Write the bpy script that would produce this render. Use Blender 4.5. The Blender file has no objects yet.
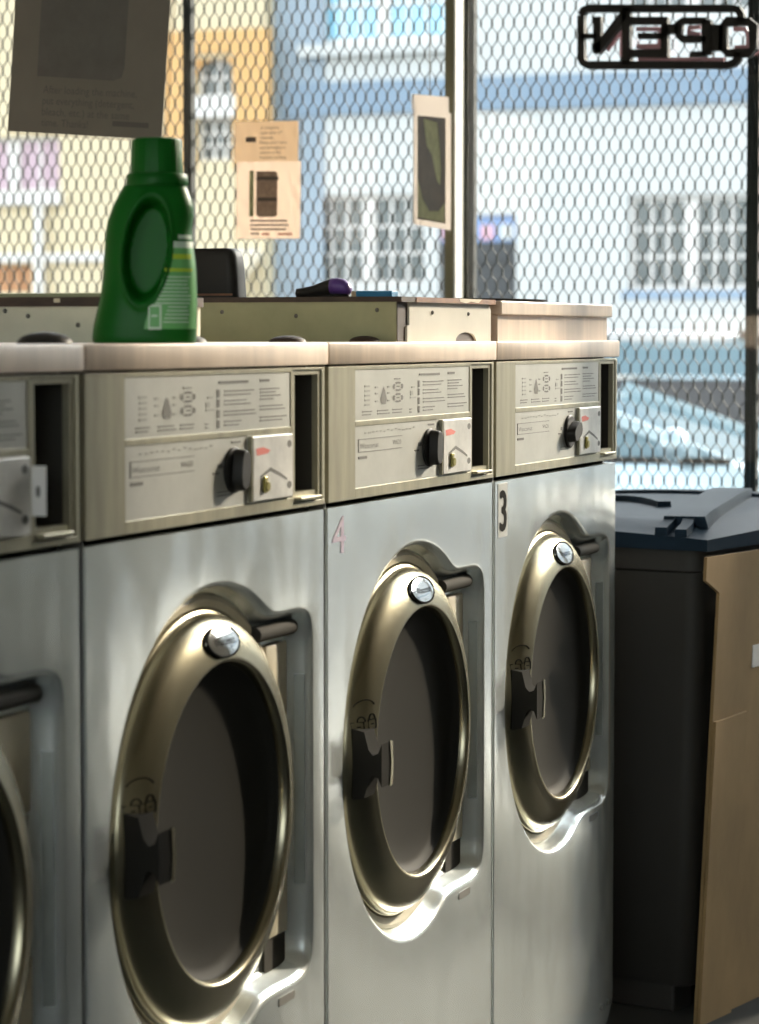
import bpy, bmesh, math, random
from mathutils import Vector, Matrix
random.seed(7)
SC = bpy.context.scene
COL = SC.collection

# ------------------------------------------------------------------ camera
F, CX, CY, EZ, P = 2700.0, 379.5, 512.0, 1.21, 1.255
PIT = math.atan(177 / F)
TH = math.atan(1030 / F * math.cos(PIT))
FWD = Vector((math.cos(PIT) * math.cos(TH), math.cos(PIT) * math.sin(TH), -math.sin(PIT)))
RGT = Vector((math.sin(TH), -math.cos(TH), 0))
UPV = RGT.cross(FWD)
CAM = Vector((0, -P, EZ))
cd = bpy.data.cameras.new('camera')
cam = bpy.data.objects.new('camera', cd)
COL.objects.link(cam)
cd.sensor_fit = 'VERTICAL'
cd.sensor_height = 36.0
cd.lens = F / 1024 * 36.0
cd.clip_start = 0.05
cd.clip_end = 300
cam.matrix_world = Matrix((
    (RGT.x, UPV.x, -FWD.x, CAM.x), (RGT.y, UPV.y, -FWD.y, CAM.y),
    (RGT.z, UPV.z, -FWD.z, CAM.z), (0, 0, 0, 1)))
cd.dof.use_dof = True
cd.dof.focus_distance = 3.95
cd.dof.aperture_fstop = 7.0
SC.camera = cam

# ------------------------------------------------------------------ sky, sun, exposure
SUN_AZ, SUN_EL = math.radians(22), math.radians(21)     # sun stands ahead and to the right (+x, -y)
w = bpy.data.worlds.new('world')
SC.world = w
w.use_nodes = True
nt = w.node_tree
nt.nodes.clear()
sky = nt.nodes.new('ShaderNodeTexSky')
sky.sky_type = 'NISHITA'
sky.sun_disc = False
sky.sun_elevation = SUN_EL
sky.sun_rotation = math.radians(90) + SUN_AZ
sky.air_density = 1.0
sky.dust_density = 2.0
sky.ozone_density = 1.0
bg = nt.nodes.new('ShaderNodeBackground')
bg.inputs['Strength'].default_value = 0.93
wo = nt.nodes.new('ShaderNodeOutputWorld')
hs = nt.nodes.new('ShaderNodeHueSaturation')          # white balance set for open shade
hs.inputs['Saturation'].default_value = 0.20
nt.links.new(sky.outputs[0], hs.inputs['Color'])
nt.links.new(hs.outputs[0], bg.inputs[0])
nt.links.new(bg.outputs[0], wo.inputs[0])
ld = bpy.data.lights.new('sun', 'SUN')
ld.energy = 9.0
ld.angle = math.radians(2.0)
ld.color = (1.0, 0.83, 0.64)
sun = bpy.data.objects.new('sun', ld)
COL.objects.link(sun)
sdir = Vector((math.cos(SUN_AZ) * math.cos(SUN_EL), -math.sin(SUN_AZ) * math.cos(SUN_EL), math.sin(SUN_EL)))
sun.rotation_euler = sdir.to_track_quat('Z', 'Y').to_euler()
sun.location = sdir * 40
SC.view_settings.view_transform = 'Standard'
SC.view_settings.look = 'None'
SC.view_settings.gamma = 1.0
SC.view_settings.use_curve_mapping = False
SC.view_settings.exposure = 0.0


def ray(u, v):
    return FWD + RGT * ((u - CX) / F) - UPV * ((v - CY) / F)


def on_x(u, v, x):
    d = ray(u, v)
    return CAM + d * ((x - CAM.x) / d.x)


def on_y(u, v, y):
    d = ray(u, v)
    return CAM + d * ((y - CAM.y) / d.y)


# ------------------------------------------------------------------ materials
MATS = {}


def mat(name, col, rough=0.5, metal=0.0, spec=0.5, var=0.0, scale=8.0, stretch=(1, 1, 1), bump=0.0,
        col2=None, emit=0.0, coat=0.0, translucent=0.0, bscale=None, bdist=0.002):
    if name in MATS:
        return MATS[name]
    m = bpy.data.materials.new(name)
    m.use_nodes = True
    n = m.node_tree
    b = n.nodes['Principled BSDF']
    b.inputs['Base Color'].default_value = (*col, 1)
    b.inputs['Roughness'].default_value = rough
    b.inputs['Metallic'].default_value = metal
    b.inputs['Specular IOR Level'].default_value = spec
    if coat:
        b.inputs['Coat Weight'].default_value = coat
        b.inputs['Coat Roughness'].default_value = 0.08
    if emit:
        b.inputs['Emission Color'].default_value = (*col, 1)
        b.inputs['Emission Strength'].default_value = emit
    if var or bump or col2:
        tc = n.nodes.new('ShaderNodeTexCoord')
        mp = n.nodes.new('ShaderNodeMapping')
        mp.inputs['Scale'].default_value = stretch
        n.links.new(tc.outputs['Object'], mp.inputs[0])
        nz = n.nodes.new('ShaderNodeTexNoise')
        nz.inputs['Scale'].default_value = scale
        nz.inputs['Detail'].default_value = 6
        nz.inputs['Roughness'].default_value = 0.6
        n.links.new(mp.outputs[0], nz.inputs['Vector'])
        if var or col2:
            rp = n.nodes.new('ShaderNodeValToRGB')
            rp.color_ramp.elements[0].position = 0.35
            rp.color_ramp.elements[1].position = 0.68
            c2 = col2 if col2 else tuple(c * (1 - var) for c in col)
            rp.color_ramp.elements[0].color = (*c2, 1)
            rp.color_ramp.elements[1].color = (*col, 1)
            n.links.new(nz.outputs['Fac'], rp.inputs[0])
            n.links.new(rp.outputs[0], b.inputs['Base Color'])
        if bump:
            bn = n.nodes.new('ShaderNodeBump')
            bn.inputs['Strength'].default_value = bump
            bn.inputs['Distance'].default_value = bdist
            nz2 = nz
            if bscale:
                nz2 = n.nodes.new('ShaderNodeTexNoise')
                nz2.inputs['Scale'].default_value = bscale
                nz2.inputs['Detail'].default_value = 3
                n.links.new(mp.outputs[0], nz2.inputs['Vector'])
            n.links.new(nz2.outputs['Fac'], bn.inputs['Height'])
            n.links.new(bn.outputs[0], b.inputs['Normal'])
    if translucent:
        o = n.nodes['Material Output']
        tr = n.nodes.new('ShaderNodeBsdfTranslucent')
        if var or col2:
            n.links.new(rp.outputs[0], tr.inputs[0])
        else:
            tr.inputs[0].default_value = (*col, 1)
        mx = n.nodes.new('ShaderNodeMixShader')
        mx.inputs[0].default_value = translucent
        n.links.new(b.outputs[0], mx.inputs[1])
        n.links.new(tr.outputs[0], mx.inputs[2])
        n.links.new(mx.outputs[0], o.inputs[0])
    MATS[name] = m
    return m


def glass_mat(name, tint, refl):
    m = bpy.data.materials.new(name)
    m.use_nodes = True
    n = m.node_tree
    n.nodes.clear()
    t = n.nodes.new('ShaderNodeBsdfTransparent')
    t.inputs[0].default_value = (*tint, 1)
    g = n.nodes.new('ShaderNodeBsdfGlossy')
    g.inputs['Roughness'].default_value = 0.02
    mx = n.nodes.new('ShaderNodeMixShader')
    mx.inputs[0].default_value = refl
    o = n.nodes.new('ShaderNodeOutputMaterial')
    n.links.new(t.outputs[0], mx.inputs[1])
    n.links.new(g.outputs[0], mx.inputs[2])
    n.links.new(mx.outputs[0], o.inputs[0])
    return m


M = dict(
    steel=mat('brushed_steel', (0.92, 0.98, 0.97), 0.24, 0.74, var=0.08, scale=4, stretch=(1, 1, 0.6), bump=1.0, bscale=3.2, bdist=0.012),
    steel_in=mat('recess_steel', (0.42, 0.45, 0.42), 0.34, 0.85, var=0.2, scale=12),
    side=mat('cabinet_paint', (0.09, 0.09, 0.085), 0.6),
    khaki=mat('khaki_metal', (0.44, 0.41, 0.29), 0.42, 0.45, var=0.35, scale=14, stretch=(1.6, 1, 0.25)),
    plate=mat('label_plate', (0.56, 0.56, 0.51), 0.45, 0.15, var=0.12, scale=16),
    blackink=mat('black_ink', (0.012, 0.012, 0.011), 0.9, spec=0.05),
    handleblack=mat('matt_black_handle', (0.022, 0.021, 0.018), 0.9, spec=0.05),
    ink=mat('ink_grey', (0.16, 0.155, 0.14), 0.7),
    inklight=mat('ink_pale', (0.38, 0.38, 0.35), 0.7),
    black=mat('black_plastic', (0.026, 0.024, 0.021), 0.5, spec=0.25),
    cavity=mat('cavity_dark', (0.06, 0.057, 0.05), 0.8, spec=0.1),
    blackmetal=mat('black_metal', (0.02, 0.019, 0.017), 0.6, spec=0.25),
    slab=mat('worktop_alu', (0.92, 0.75, 0.60), 0.4, 0.0, var=0.22, scale=7, stretch=(3.5, 1, 0.2)),
    ring=mat('door_alloy', (0.40, 0.365, 0.255), 0.27, 1.0, var=0.12, scale=10),
    glass=mat('dark_door_glass', (0.028, 0.027, 0.023), 0.6, spec=0.05),
    chrome=mat('chrome', (0.85, 0.85, 0.85), 0.08, 1.0),
    cream=mat('cream_enamel', (0.72, 0.66, 0.50), 0.5, var=0.12, scale=30),
    coin=mat('coin_plate', (0.86, 0.84, 0.79), 0.4, 0.1, var=0.3, scale=22),
    red=mat('red_paint', (0.75, 0.16, 0.12), 0.6),
    white=mat('white_paint', (0.88, 0.86, 0.83), 0.5),
    brass=mat('brass', (0.45, 0.38, 0.12), 0.35, 0.8),
    purple_ink=mat('purple_marker', (0.38, 0.31, 0.46), 0.7, col2=(0.5, 0.42, 0.5), scale=20),
    sticker=mat('grey_sticker', (0.45, 0.46, 0.44), 0.6),
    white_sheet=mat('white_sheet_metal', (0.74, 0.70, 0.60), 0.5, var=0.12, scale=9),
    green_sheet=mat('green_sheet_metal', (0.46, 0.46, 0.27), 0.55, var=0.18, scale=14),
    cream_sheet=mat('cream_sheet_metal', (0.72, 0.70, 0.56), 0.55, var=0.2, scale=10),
    board=mat('brown_board', (0.075, 0.045, 0.032), 0.6, var=0.5, scale=25, stretch=(1, 1, 3)),
    boardedge=mat('worn_board_edge', (0.36, 0.17, 0.08), 0.6, col2=(0.20, 0.09, 0.05), scale=22),
    chip=mat('chipped_paint', (0.74, 0.66, 0.50), 0.7),
    gbottle=mat('green_plastic', (0.014, 0.19, 0.022), 0.4, spec=0.3, translucent=0.4, var=0.1, scale=6),
    glabel=mat('green_label', (0.16, 0.50, 0.16), 0.4),
    lwhite=mat('label_white', (0.62, 0.78, 0.62), 0.5),
    lyellow=mat('label_yellow', (0.50, 0.68, 0.05), 0.5),
    purple=mat('purple_plastic', (0.13, 0.06, 0.30), 0.4),
    blue=mat('blue_card', (0.02, 0.23, 0.46), 0.5),
    wood=mat('pale_wood', (0.60, 0.45, 0.28), 0.6),
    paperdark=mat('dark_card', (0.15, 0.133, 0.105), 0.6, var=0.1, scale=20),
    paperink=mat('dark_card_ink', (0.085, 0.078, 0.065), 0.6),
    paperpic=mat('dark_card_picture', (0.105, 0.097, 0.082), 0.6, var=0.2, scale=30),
    sleeve=mat('plastic_sleeve', (0.75, 0.70, 0.66), 0.3, translucent=0.5),
    paper=mat('buff_paper', (0.90, 0.80, 0.71), 0.7, translucent=0.6),
    papertop=mat('buff_paper_double', (0.80, 0.68, 0.54), 0.7, translucent=0.55),
    paperink2=mat('paper_ink', (0.11, 0.09, 0.075), 0.7),
    paperpic2=mat('paper_picture', (0.36, 0.28, 0.22), 0.7, var=0.35, scale=60, translucent=0.2),
    redink=mat('red_ink', (0.62, 0.22, 0.15), 0.7),
    photo=mat('photo_dark', (0.16, 0.13, 0.10), 0.35, var=0.3, scale=30),
    photolime=mat('photo_lime', (0.55, 0.58, 0.30), 0.35, var=0.3, scale=40, translucent=0.15),
    string=mat('cord', (0.45, 0.40, 0.32), 0.8),
    olive=mat('olive_wood', (0.20, 0.19, 0.11), 0.5, var=0.2, scale=12),
    grille=mat('grille_metal', (0.012, 0.018, 0.018), 0.7, 0.0, spec=0.15),
    pinktube=mat('pink_tube_reflection', (0.78, 0.42, 0.46), 0.25),
    lid=mat('bin_lid', (0.020, 0.036, 0.056), 0.4, spec=0.025, bump=0.15, scale=40),  # blue of the reflected sky is put into the base colour
    bin=mat('bin_black', (0.042, 0.039, 0.034), 0.55),
    card=mat('cardboard', (0.40, 0.265, 0.12), 0.8, var=0.3, scale=6, stretch=(1, 1, 0.5)),
    floor=mat('floor_vinyl', (0.075, 0.08, 0.08), 0.85, spec=0.08, var=0.3, scale=3),
    wall=mat('room_wall', (0.50, 0.46, 0.39), 0.8),
    ceil=mat('room_ceiling', (0.60, 0.56, 0.48), 0.9),
    pave=mat('pavement', (0.48, 0.47, 0.45), 0.85, var=0.15, scale=1.5),
    road=mat('asphalt', (0.16, 0.17, 0.18), 0.85, var=0.2, scale=2),
    bwhite=mat('white_stucco', (0.62, 0.65, 0.65), 0.85, var=0.04, scale=1.0),
    bblue=mat('blue_band_paint', (0.24, 0.33, 0.43), 0.8),
    bsill=mat('blue_sill_paint', (0.32, 0.42, 0.54), 0.8),
    bframe=mat('white_window_frame', (0.74, 0.73, 0.71), 0.6),
    pane=mat('far_window_pane', (0.13, 0.155, 0.16), 0.10, spec=0.5),
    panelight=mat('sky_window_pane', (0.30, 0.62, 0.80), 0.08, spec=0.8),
    paneviolet=mat('violet_window_pane', (0.52, 0.38, 0.46), 0.3),
    bdark=mat('doorway_dark', (0.05, 0.055, 0.06), 0.5),
    byellow=mat('yellow_stucco', (0.72, 0.62, 0.42), 0.85, var=0.05, scale=1),
    borange=mat('orange_trim', (0.70, 0.42, 0.17), 0.8),
    bbrown=mat('brown_shutter', (0.50, 0.26, 0.13), 0.8),
    bgrey=mat('grey_blue_trim', (0.32, 0.40, 0.48), 0.8),
    tpink=mat('transom_pink', (0.65, 0.40, 0.50), 0.6),
    tblue=mat('transom_blue', (0.20, 0.34, 0.62), 0.6),
    carsilver=mat('car_pale_blue', (0.38, 0.52, 0.60), 0.22, 0.4, coat=1.0),
    cardark=mat('car_graphite', (0.035, 0.035, 0.038), 0.3, 0.0, spec=0.3, coat=0.25),
    carroof=mat('car_silver', (0.62, 0.62, 0.60), 0.2, 0.5, coat=1.0),
    carglass=mat('car_glass', (0.14, 0.23, 0.27), 0.06, spec=0.9),
    tyre=mat('tyre', (0.02, 0.02, 0.02), 0.8),
    lamp=mat('car_lamp', (0.7, 0.7, 0.65), 0.15),
)
M['sleevewhite'] = mat('white_sleeve', (0.85, 0.80, 0.75), 0.4, translucent=0.5)
M['pane_clear'] = glass_mat('window_glass', (0.96, 0.98, 0.975), 0.04)
M['sleeve'] = glass_mat('clear_sleeve', (0.93, 0.91, 0.89), 0.05)

# ------------------------------------------------------------------ helpers


def link(name, me, m, parent=None, smooth=False):
    o = bpy.data.objects.new(name, me)
    COL.objects.link(o)
    if m is not None:
        me.materials.append(m)
    if smooth:
        for p in me.polygons:
            p.use_smooth = True
    if parent is not None:
        o.parent = parent
    return o


def done(name, bm, m, parent=None, smooth=False, auto=None):
    me = bpy.data.meshes.new(name)
    bmesh.ops.recalc_face_normals(bm, faces=bm.faces[:])
    bm.to_mesh(me)
    bm.free()
    o = link(name, me, m, parent, smooth)
    if auto:
        for p in me.polygons:
            p.use_smooth = True
        es = o.modifiers.new('edge_split', 'EDGE_SPLIT')
        es.split_angle = math.radians(auto)
    return o


def B():
    return bmesh.new()


def box(bm, x0, x1, y0, y1, z0, z1, bev=0.0, seg=2):
    vs = [bm.verts.new((x, y, z)) for x in (x0, x1) for y in (y0, y1) for z in (z0, z1)]
    fs = [(0, 1, 3, 2), (4, 6, 7, 5), (0, 4, 5, 1), (2, 3, 7, 6), (0, 2, 6, 4), (1, 5, 7, 3)]
    faces = [bm.faces.new([vs[i] for i in f]) for f in fs]
    if bev:
        ed = list({e for f in faces for e in f.edges})
        bmesh.ops.bevel(bm, geom=ed, offset=bev, segments=seg, affect='EDGES', profile=0.5)
    return vs


def bar(bm, p0, p1, wd, dp, up=Vector((0, 0, 1))):
    """rectangular bar from p0 to p1"""
    p0, p1 = Vector(p0), Vector(p1)
    d = (p1 - p0).normalized()
    s = d.cross(up)
    if s.length < 1e-4:
        s = d.cross(Vector((1, 0, 0)))
    s.normalize()
    t = s.cross(d)
    ring = []
    for p in (p0, p1):
        ring.append([bm.verts.new(p + s * a * wd / 2 + t * b * dp / 2) for a, b in ((-1, -1), (1, -1), (1, 1), (-1, 1))])
    for i in range(4):
        j = (i + 1) % 4
        bm.faces.new((ring[0][i], ring[0][j], ring[1][j], ring[1][i]))
    bm.faces.new(ring[0][::-1])
    bm.faces.new(ring[1])


def tube(bm, pts, r, n=8, closed=False):
    pts = [Vector(p) for p in pts]
    rings = []
    N = len(pts)
    for i, p in enumerate(pts):
        a = pts[(i - 1) % N] if (closed or i > 0) else p
        b = pts[(i + 1) % N] if (closed or i < N - 1) else p
        d = (b - a).normalized()
        s = d.cross(Vector((0.12, 0.31, 1)))
        s.normalize()
        t = s.cross(d)
        rr = r[i] if isinstance(r, (list, tuple)) else r
        rings.append([bm.verts.new(p + (s * math.cos(2 * math.pi * k / n) + t * math.sin(2 * math.pi * k / n)) * rr) for k in range(n)])
    for i in range(N if closed else N - 1):
        A, Bq = rings[i], rings[(i + 1) % N]
        for k in range(n):
            bm.faces.new((A[k], A[(k + 1) % n], Bq[(k + 1) % n], Bq[k]))
    if not closed:
        bm.faces.new(rings[0][::-1])
        bm.faces.new(rings[-1])


def lathe_y(bm, prof, cx, cz, n=96, cap0=False, cap1=False):
    """profile [(r, y)] turned about the y axis through (cx, cz)"""
    rings = []
    for r, y in prof:
        rings.append([bm.verts.new((cx + r * math.cos(2 * math.pi * k / n), y, cz + r * math.sin(2 * math.pi * k / n))) for k in range(n)])
    for i in range(len(rings) - 1):
        for k in range(n):
            bm.faces.new((rings[i][k], rings[i][(k + 1) % n], rings[i + 1][(k + 1) % n], rings[i + 1][k]))
    if cap0:
        bm.faces.new(rings[0])
    if cap1:
        bm.faces.new(rings[-1][::-1])


def prism(bm, poly, axis, a, b):
    """closed polygon extruded along axis 'x' or 'y' from a to b; poly in the two other coordinates"""
    def pt(q, t):
        return (t, q[0], q[1]) if axis == 'x' else (q[0], t, q[1])
    A = [bm.verts.new(pt(q, a)) for q in poly]
    Bv = [bm.verts.new(pt(q, b)) for q in poly]
    n = len(poly)
    for i in range(n):
        bm.faces.new((A[i], A[(i + 1) % n], Bv[(i + 1) % n], Bv[i]))
    bm.faces.new(A[::-1])
    bm.faces.new(Bv)


def loft_rings(bm, rings, cap0=True, cap1=True):
    R = [[bm.verts.new(p) for p in r] for r in rings]
    n = len(R[0])
    for i in range(len(R) - 1):
        for k in range(n):
            bm.faces.new((R[i][k], R[i][(k + 1) % n], R[i + 1][(k + 1) % n], R[i + 1][k]))
    if cap0:
        bm.faces.new(R[0][::-1])
    if cap1:
        bm.faces.new(R[-1])


def thing(name, label, cat, loc=(0, 0, 0), group=None, rz=0.0, kind=None):
    o = bpy.data.objects.new(name, None)
    o.empty_display_size = 0.05
    COL.objects.link(o)
    o.location = loc
    o.rotation_euler = (0, 0, rz)
    return tag(o, label, cat, group, kind)


def tag(o, label=None, cat=None, group=None, kind=None):
    if label:
        o['label'] = label
    if cat:
        o['category'] = cat
    if group:
        o['group'] = group
    if kind:
        o['kind'] = kind
    return o


def plab(o, label):
    o['label'] = label
    return o


def structure(o, label, cat=None):
    return tag(o, label, cat, None, 'structure')


_txt = {}


def text_faces(body):
    """2-d outline mesh of a line of text, height about 1"""
    if body in _txt:
        return _txt[body]
    cu = bpy.data.curves.new('t', 'FONT')
    cu.body = body
    cu.size = 1.0
    cu.resolution_u = 3
    ob = bpy.data.objects.new('t', cu)
    COL.objects.link(ob)
    dg = bpy.context.evaluated_depsgraph_get()
    me = bpy.data.meshes.new_from_object(ob.evaluated_get(dg))
    v = [tuple(x.co) for x in me.vertices]
    f = [tuple(p.vertices) for p in me.polygons]
    bpy.data.objects.remove(ob)
    bpy.data.curves.remove(cu)
    bpy.data.meshes.remove(me)
    _txt[body] = (v, f)
    return _txt[body]


def add_text(bm, body, fn, size, width=None):
    """fn(tx, ty) -> 3-d point"""
    v, f = text_faces(body)
    if not v:
        return
    x0 = min(a[0] for a in v)
    x1 = max(a[0] for a in v)
    sx = size if width is None else width / (x1 - x0)
    vs = [bm.verts.new(fn((a[0] - x0) * sx, a[1] * size)) for a in v]
    for q in f:
        try:
            bm.faces.new([vs[i] for i in q])
        except ValueError:
            pass


def smoothstep(a, b, x):
    t = max(0.0, min(1.0, (x - a) / (b - a)))
    return t * t * (3 - 2 * t)


# ================================================================== the room
XW = 5.70                        # end wall with the shop window
Y0, Y1, XB, ZC = -4.2, 2.7, -2.6, 3.6
SILL, SILL2, HEAD = 0.78, 0.14, 3.45        # window parapet, unseen lowered sill, head
YD = -0.60                       # right of this, unseen glazing is lowered to brighten the washer fronts
WY0, WY1 = -1.34, 2.45  # unseen right window edge, set to keep light off the leftmost washer


def slab_obj(name, label, m, *a):
    bm = B()
    box(bm, *a)
    return structure(done(name, bm, m), label)


slab_obj('floor', 'dark vinyl laundromat floor', M['floor'], XB, XW, Y0, Y1, -0.15, 0)
slab_obj('ceiling', 'plain off-white ceiling above the washers', M['ceil'], XB - 0.15, XW + 0.16, Y0 - 0.15, Y1 + 0.15, ZC, ZC + 0.15)
slab_obj('wall_left', 'plain wall behind the row of washers', M['wall'], XB, XW, Y1, Y1 + 0.15, 0, ZC)
slab_obj('wall_right', 'plain wall across the aisle from the washers', M['wall'], XB, XW, Y0 - 0.15, Y0, 0, ZC)
bm = B()
for a in ((Y0, Y1, 0, 0.9), (Y0, Y1, 2.9, ZC), (Y0, -2.6, 0.9, 2.9), (1.4, Y1, 0.9, 2.9)):
    box(bm, XB - 0.15, XB, *a)
structure(done('wall_back', bm, M['wall']), 'plain wall behind the viewer with an added opening for fill light')
fill_win = thing('fill_window', 'unseen window added behind the viewer to brighten the room', None, (XB - 0.1, 0, 0.9), kind='structure')  # unseen window, added to let sky light in and lift the darks
bm = B()
for a in ((-2.6, 1.4, 0.0, 0.05), (-2.6, 1.4, 1.95, 2.0), (-2.6, -2.55, 0.05, 1.95), (1.35, 1.4, 0.05, 1.95), (-1.3, -1.25, 0.05, 1.95), (0.05, 0.1, 0.05, 1.95)):
    box(bm, 0, 0.06, *a)
done('window_frame', bm, M['olive'], fill_win)
for a, b in ((-2.55, -1.3), (-1.25, 0.05), (0.1, 1.35)):
    bm = B()
    box(bm, 0.028, 0.032, a, b, 0.05, 1.95)
    done('pane', bm, M['pane_clear'], fill_win)
bm = B()
box(bm, XW, XW + 0.16, YD, Y1, -0.15, SILL)
box(bm, XW, XW + 0.16, Y0, YD, -0.15, SILL2)
box(bm, XW, XW + 0.16, Y0, Y1, HEAD, ZC)
box(bm, XW, XW + 0.16, Y0, WY0, SILL2, HEAD)
box(bm, XW, XW + 0.16, WY1, Y1, SILL, HEAD)
structure(done('wall_front', bm, M['wall']), 'shop front wall around the big window')

win = thing('window_1', 'large shop window with a narrow olive mullion and its sunlit flank in white', None, (XW, 0, SILL), kind='structure')
bm = B()
for a in ((WY0, WY0 + 0.05, SILL2, HEAD), (WY1 - 0.05, WY1, SILL, HEAD), (YD, WY1, SILL, SILL + 0.03), (WY0, YD, SILL2, SILL2 + 0.05), (WY0, WY1, HEAD - 0.05, HEAD)):
    box(bm, 0.0, 0.07, a[0], a[1], a[2] - SILL, a[3] - SILL)
done('window_frame', bm, M['olive'], win)
# mullion: olive inner face, its sunlit flank put in as a white strip
ya, yb = on_x(453.5, 150, XW - 0.035).y, on_x(444.5, 150, XW - 0.035).y
muls = [(ya, yb), (YD, YD + 0.04), (ya + 1.45, ya + 1.48)]
for a, b in muls:
    bm = B()
    zlo = 0.03 if a > YD else SILL2 - SILL + 0.05
    box(bm, -0.035, 0.035, a, b, zlo, HEAD - SILL - 0.05, 0.002)
    mu = done('mullion', bm, M['olive'], win)
    bm = B()
    box(bm, -0.030, 0.014, a - 0.003, a, zlo, HEAD - SILL - 0.05)
    plab(done('mullion_lit_strip', bm, M['white'], mu), 'white strip for the sunlit flank of the mullion')
ed = sorted([WY0 + 0.05] + [x for a in muls for x in a] + [WY1 - 0.05])
for i in range(0, len(ed), 2):
    bm = B()
    box(bm, 0.036, 0.040, ed[i], ed[i + 1], 0.03 if ed[i] > YD else SILL2 - SILL + 0.05, HEAD - SILL - 0.05)
    plab(done('pane', bm, M['pane_clear'], win), 'clear glass pane')

# ------------------------------------------------------------------ security grille outside the glass
XG = XW + 0.13
DW, DH = 0.0262, 0.0620


def grille_panel(y0, y1, w0, w1, label, sl=SILL):
    """y0 < y1; w0, w1 widths of the edge bars"""
    g = thing('security_grille', label, 'grille', (XG, (y0 + y1) / 2, sl), 'expanded metal security grilles')
    yc = (y0 + y1) / 2
    H = HEAD - sl
    for a, b in ((y0, y0 + w0), (y1 - w1, y1)):
        bm = B()
        box(bm, -0.012, 0.012, a - yc, b - yc, 0, H)
        done('frame_bar', bm, M['grille'], g)
    for a, b in ((0, 0.03), (H - 0.03, H)):
        bm = B()
        box(bm, -0.012, 0.012, y0 + w0 - yc, y1 - w1 - yc, a, b)
        done('frame_bar', bm, M['grille'], g)
    V, Fc = [], []

    def seg(p, q, wd):
        d0, d1 = q[0] - p[0], q[1] - p[1]
        L = math.hypot(d0, d1)
        s0, s1 = -d1 / L * wd / 2, d0 / L * wd / 2
        k = len(V)
        for (a, b) in (p, q):
            V.append((-0.0022, a + s0, b + s1))
            V.append((0.0022, a + s0, b + s1))
            V.append((0.0022, a - s0, b - s1))
            V.append((-0.0022, a - s0, b - s1))
        for i in range(4):
            j = (i + 1) % 4
            Fc.append((k + i, k + j, k + 4 + j, k + 4 + i))
    ya0, ya1 = y0 + w0 - yc, y1 - w1 - yc
    nc = int((ya1 - ya0) / (DW / 2)) + 1
    nr = int((H - 0.04) / DH)
    hb = 0.0068
    for c in range(nc):
        y = ya0 + c * DW / 2
        for r in range(nr):
            z = 0.03 + (r + (0.5 if c % 2 else 0.0)) * DH + DH / 4
            seg((y, z - hb), (y, z + hb), 0.0040)
            for sgn in (-1, 1):
                yn = y + sgn * DW / 2
                if ya0 - 0.001 <= yn <= ya1 + 0.001:
                    seg((y, z + hb), (yn, z + DH / 2 - hb), 0.0014)
    me = bpy.data.meshes.new('expanded_mesh')
    me.from_pydata(V, [], Fc)
    o = link('expanded_mesh', me, M['grille'], g)
    tag(o, 'fine diamond expanded metal mesh', kind='stuff')
    return g


gy = lambda u: on_x(u, 200, XG).y
g0, g1, g2 = gy(190), gy(469), gy(753.5)
grille_panel(g0 + 0.001, WY1 + 0.02, 0.010, 0.02, 'dark diamond mesh grille panel behind the hanging dark sign, leftmost')
grille_panel(g1 + 0.001, g0 - 0.001, 0.014, 0.008, 'dark diamond mesh grille panel behind the small buff notice')
grille_panel(g2 + 0.001, g1 - 0.001, 0.012, 0.014, 'dark diamond mesh grille panel behind the OPEN sign')
wdt = g1 - g2
for i in range(3):
    a = g2 - wdt * (i + 1)
    grille_panel(max(a, WY0 - 0.02) + 0.001, g2 - wdt * i - 0.001, 0.012, 0.012,
                 ['dark diamond mesh grille panel at the right edge beside the OPEN sign',
                  'second mesh grille panel right of the OPEN sign, out of frame', 'third mesh grille panel right of the OPEN sign, out of frame',
                  'fourth mesh grille panel right of the OPEN sign, out of frame', 'fifth mesh grille panel right of the OPEN sign, out of frame'][i],
                 SILL if a > YD else SILL2)

# ================================================================== the street
slab_obj('back_yard', 'concrete yard behind the laundromat', M['pave'], -30, XB - 0.15, -40, 40, -0.6, -0.12)
slab_obj('sidewalk', 'pale pavement outside the shop window', M['pave'], XW + 0.16, 9.0, -40, 40, -0.6, -0.12)
slab_obj('road', 'grey asphalt road between the pavements', M['road'], 9.0, 21.0, -40, 40, -0.8, -0.43)
slab_obj('sidewalk', 'pale pavement along the far houses', M['pave'], 21.0, 27.0, -40, 40, -0.6, -0.30)

XF = 26.0


def wall_holes(bm, x0, x1, y0, y1, z0, z1, holes):
    ys = sorted({y0, y1, *[h[0] for h in holes], *[h[1] for h in holes]})
    zs = sorted({z0, z1, *[h[2] for h in holes], *[h[3] for h in holes]})
    for i in range(len(ys) - 1):
        for j in range(len(zs) - 1):
            yc, zc = (ys[i] + ys[i + 1]) / 2, (zs[j] + zs[j + 1]) / 2
            if any(h[0] < yc < h[1] and h[2] < zc < h[3] for h in holes):
                continue
            box(bm, x0, x1, ys[i], ys[i + 1], zs[j], zs[j + 1])
    bmesh.ops.remove_doubles(bm, verts=bm.verts[:], dist=1e-4)


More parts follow.
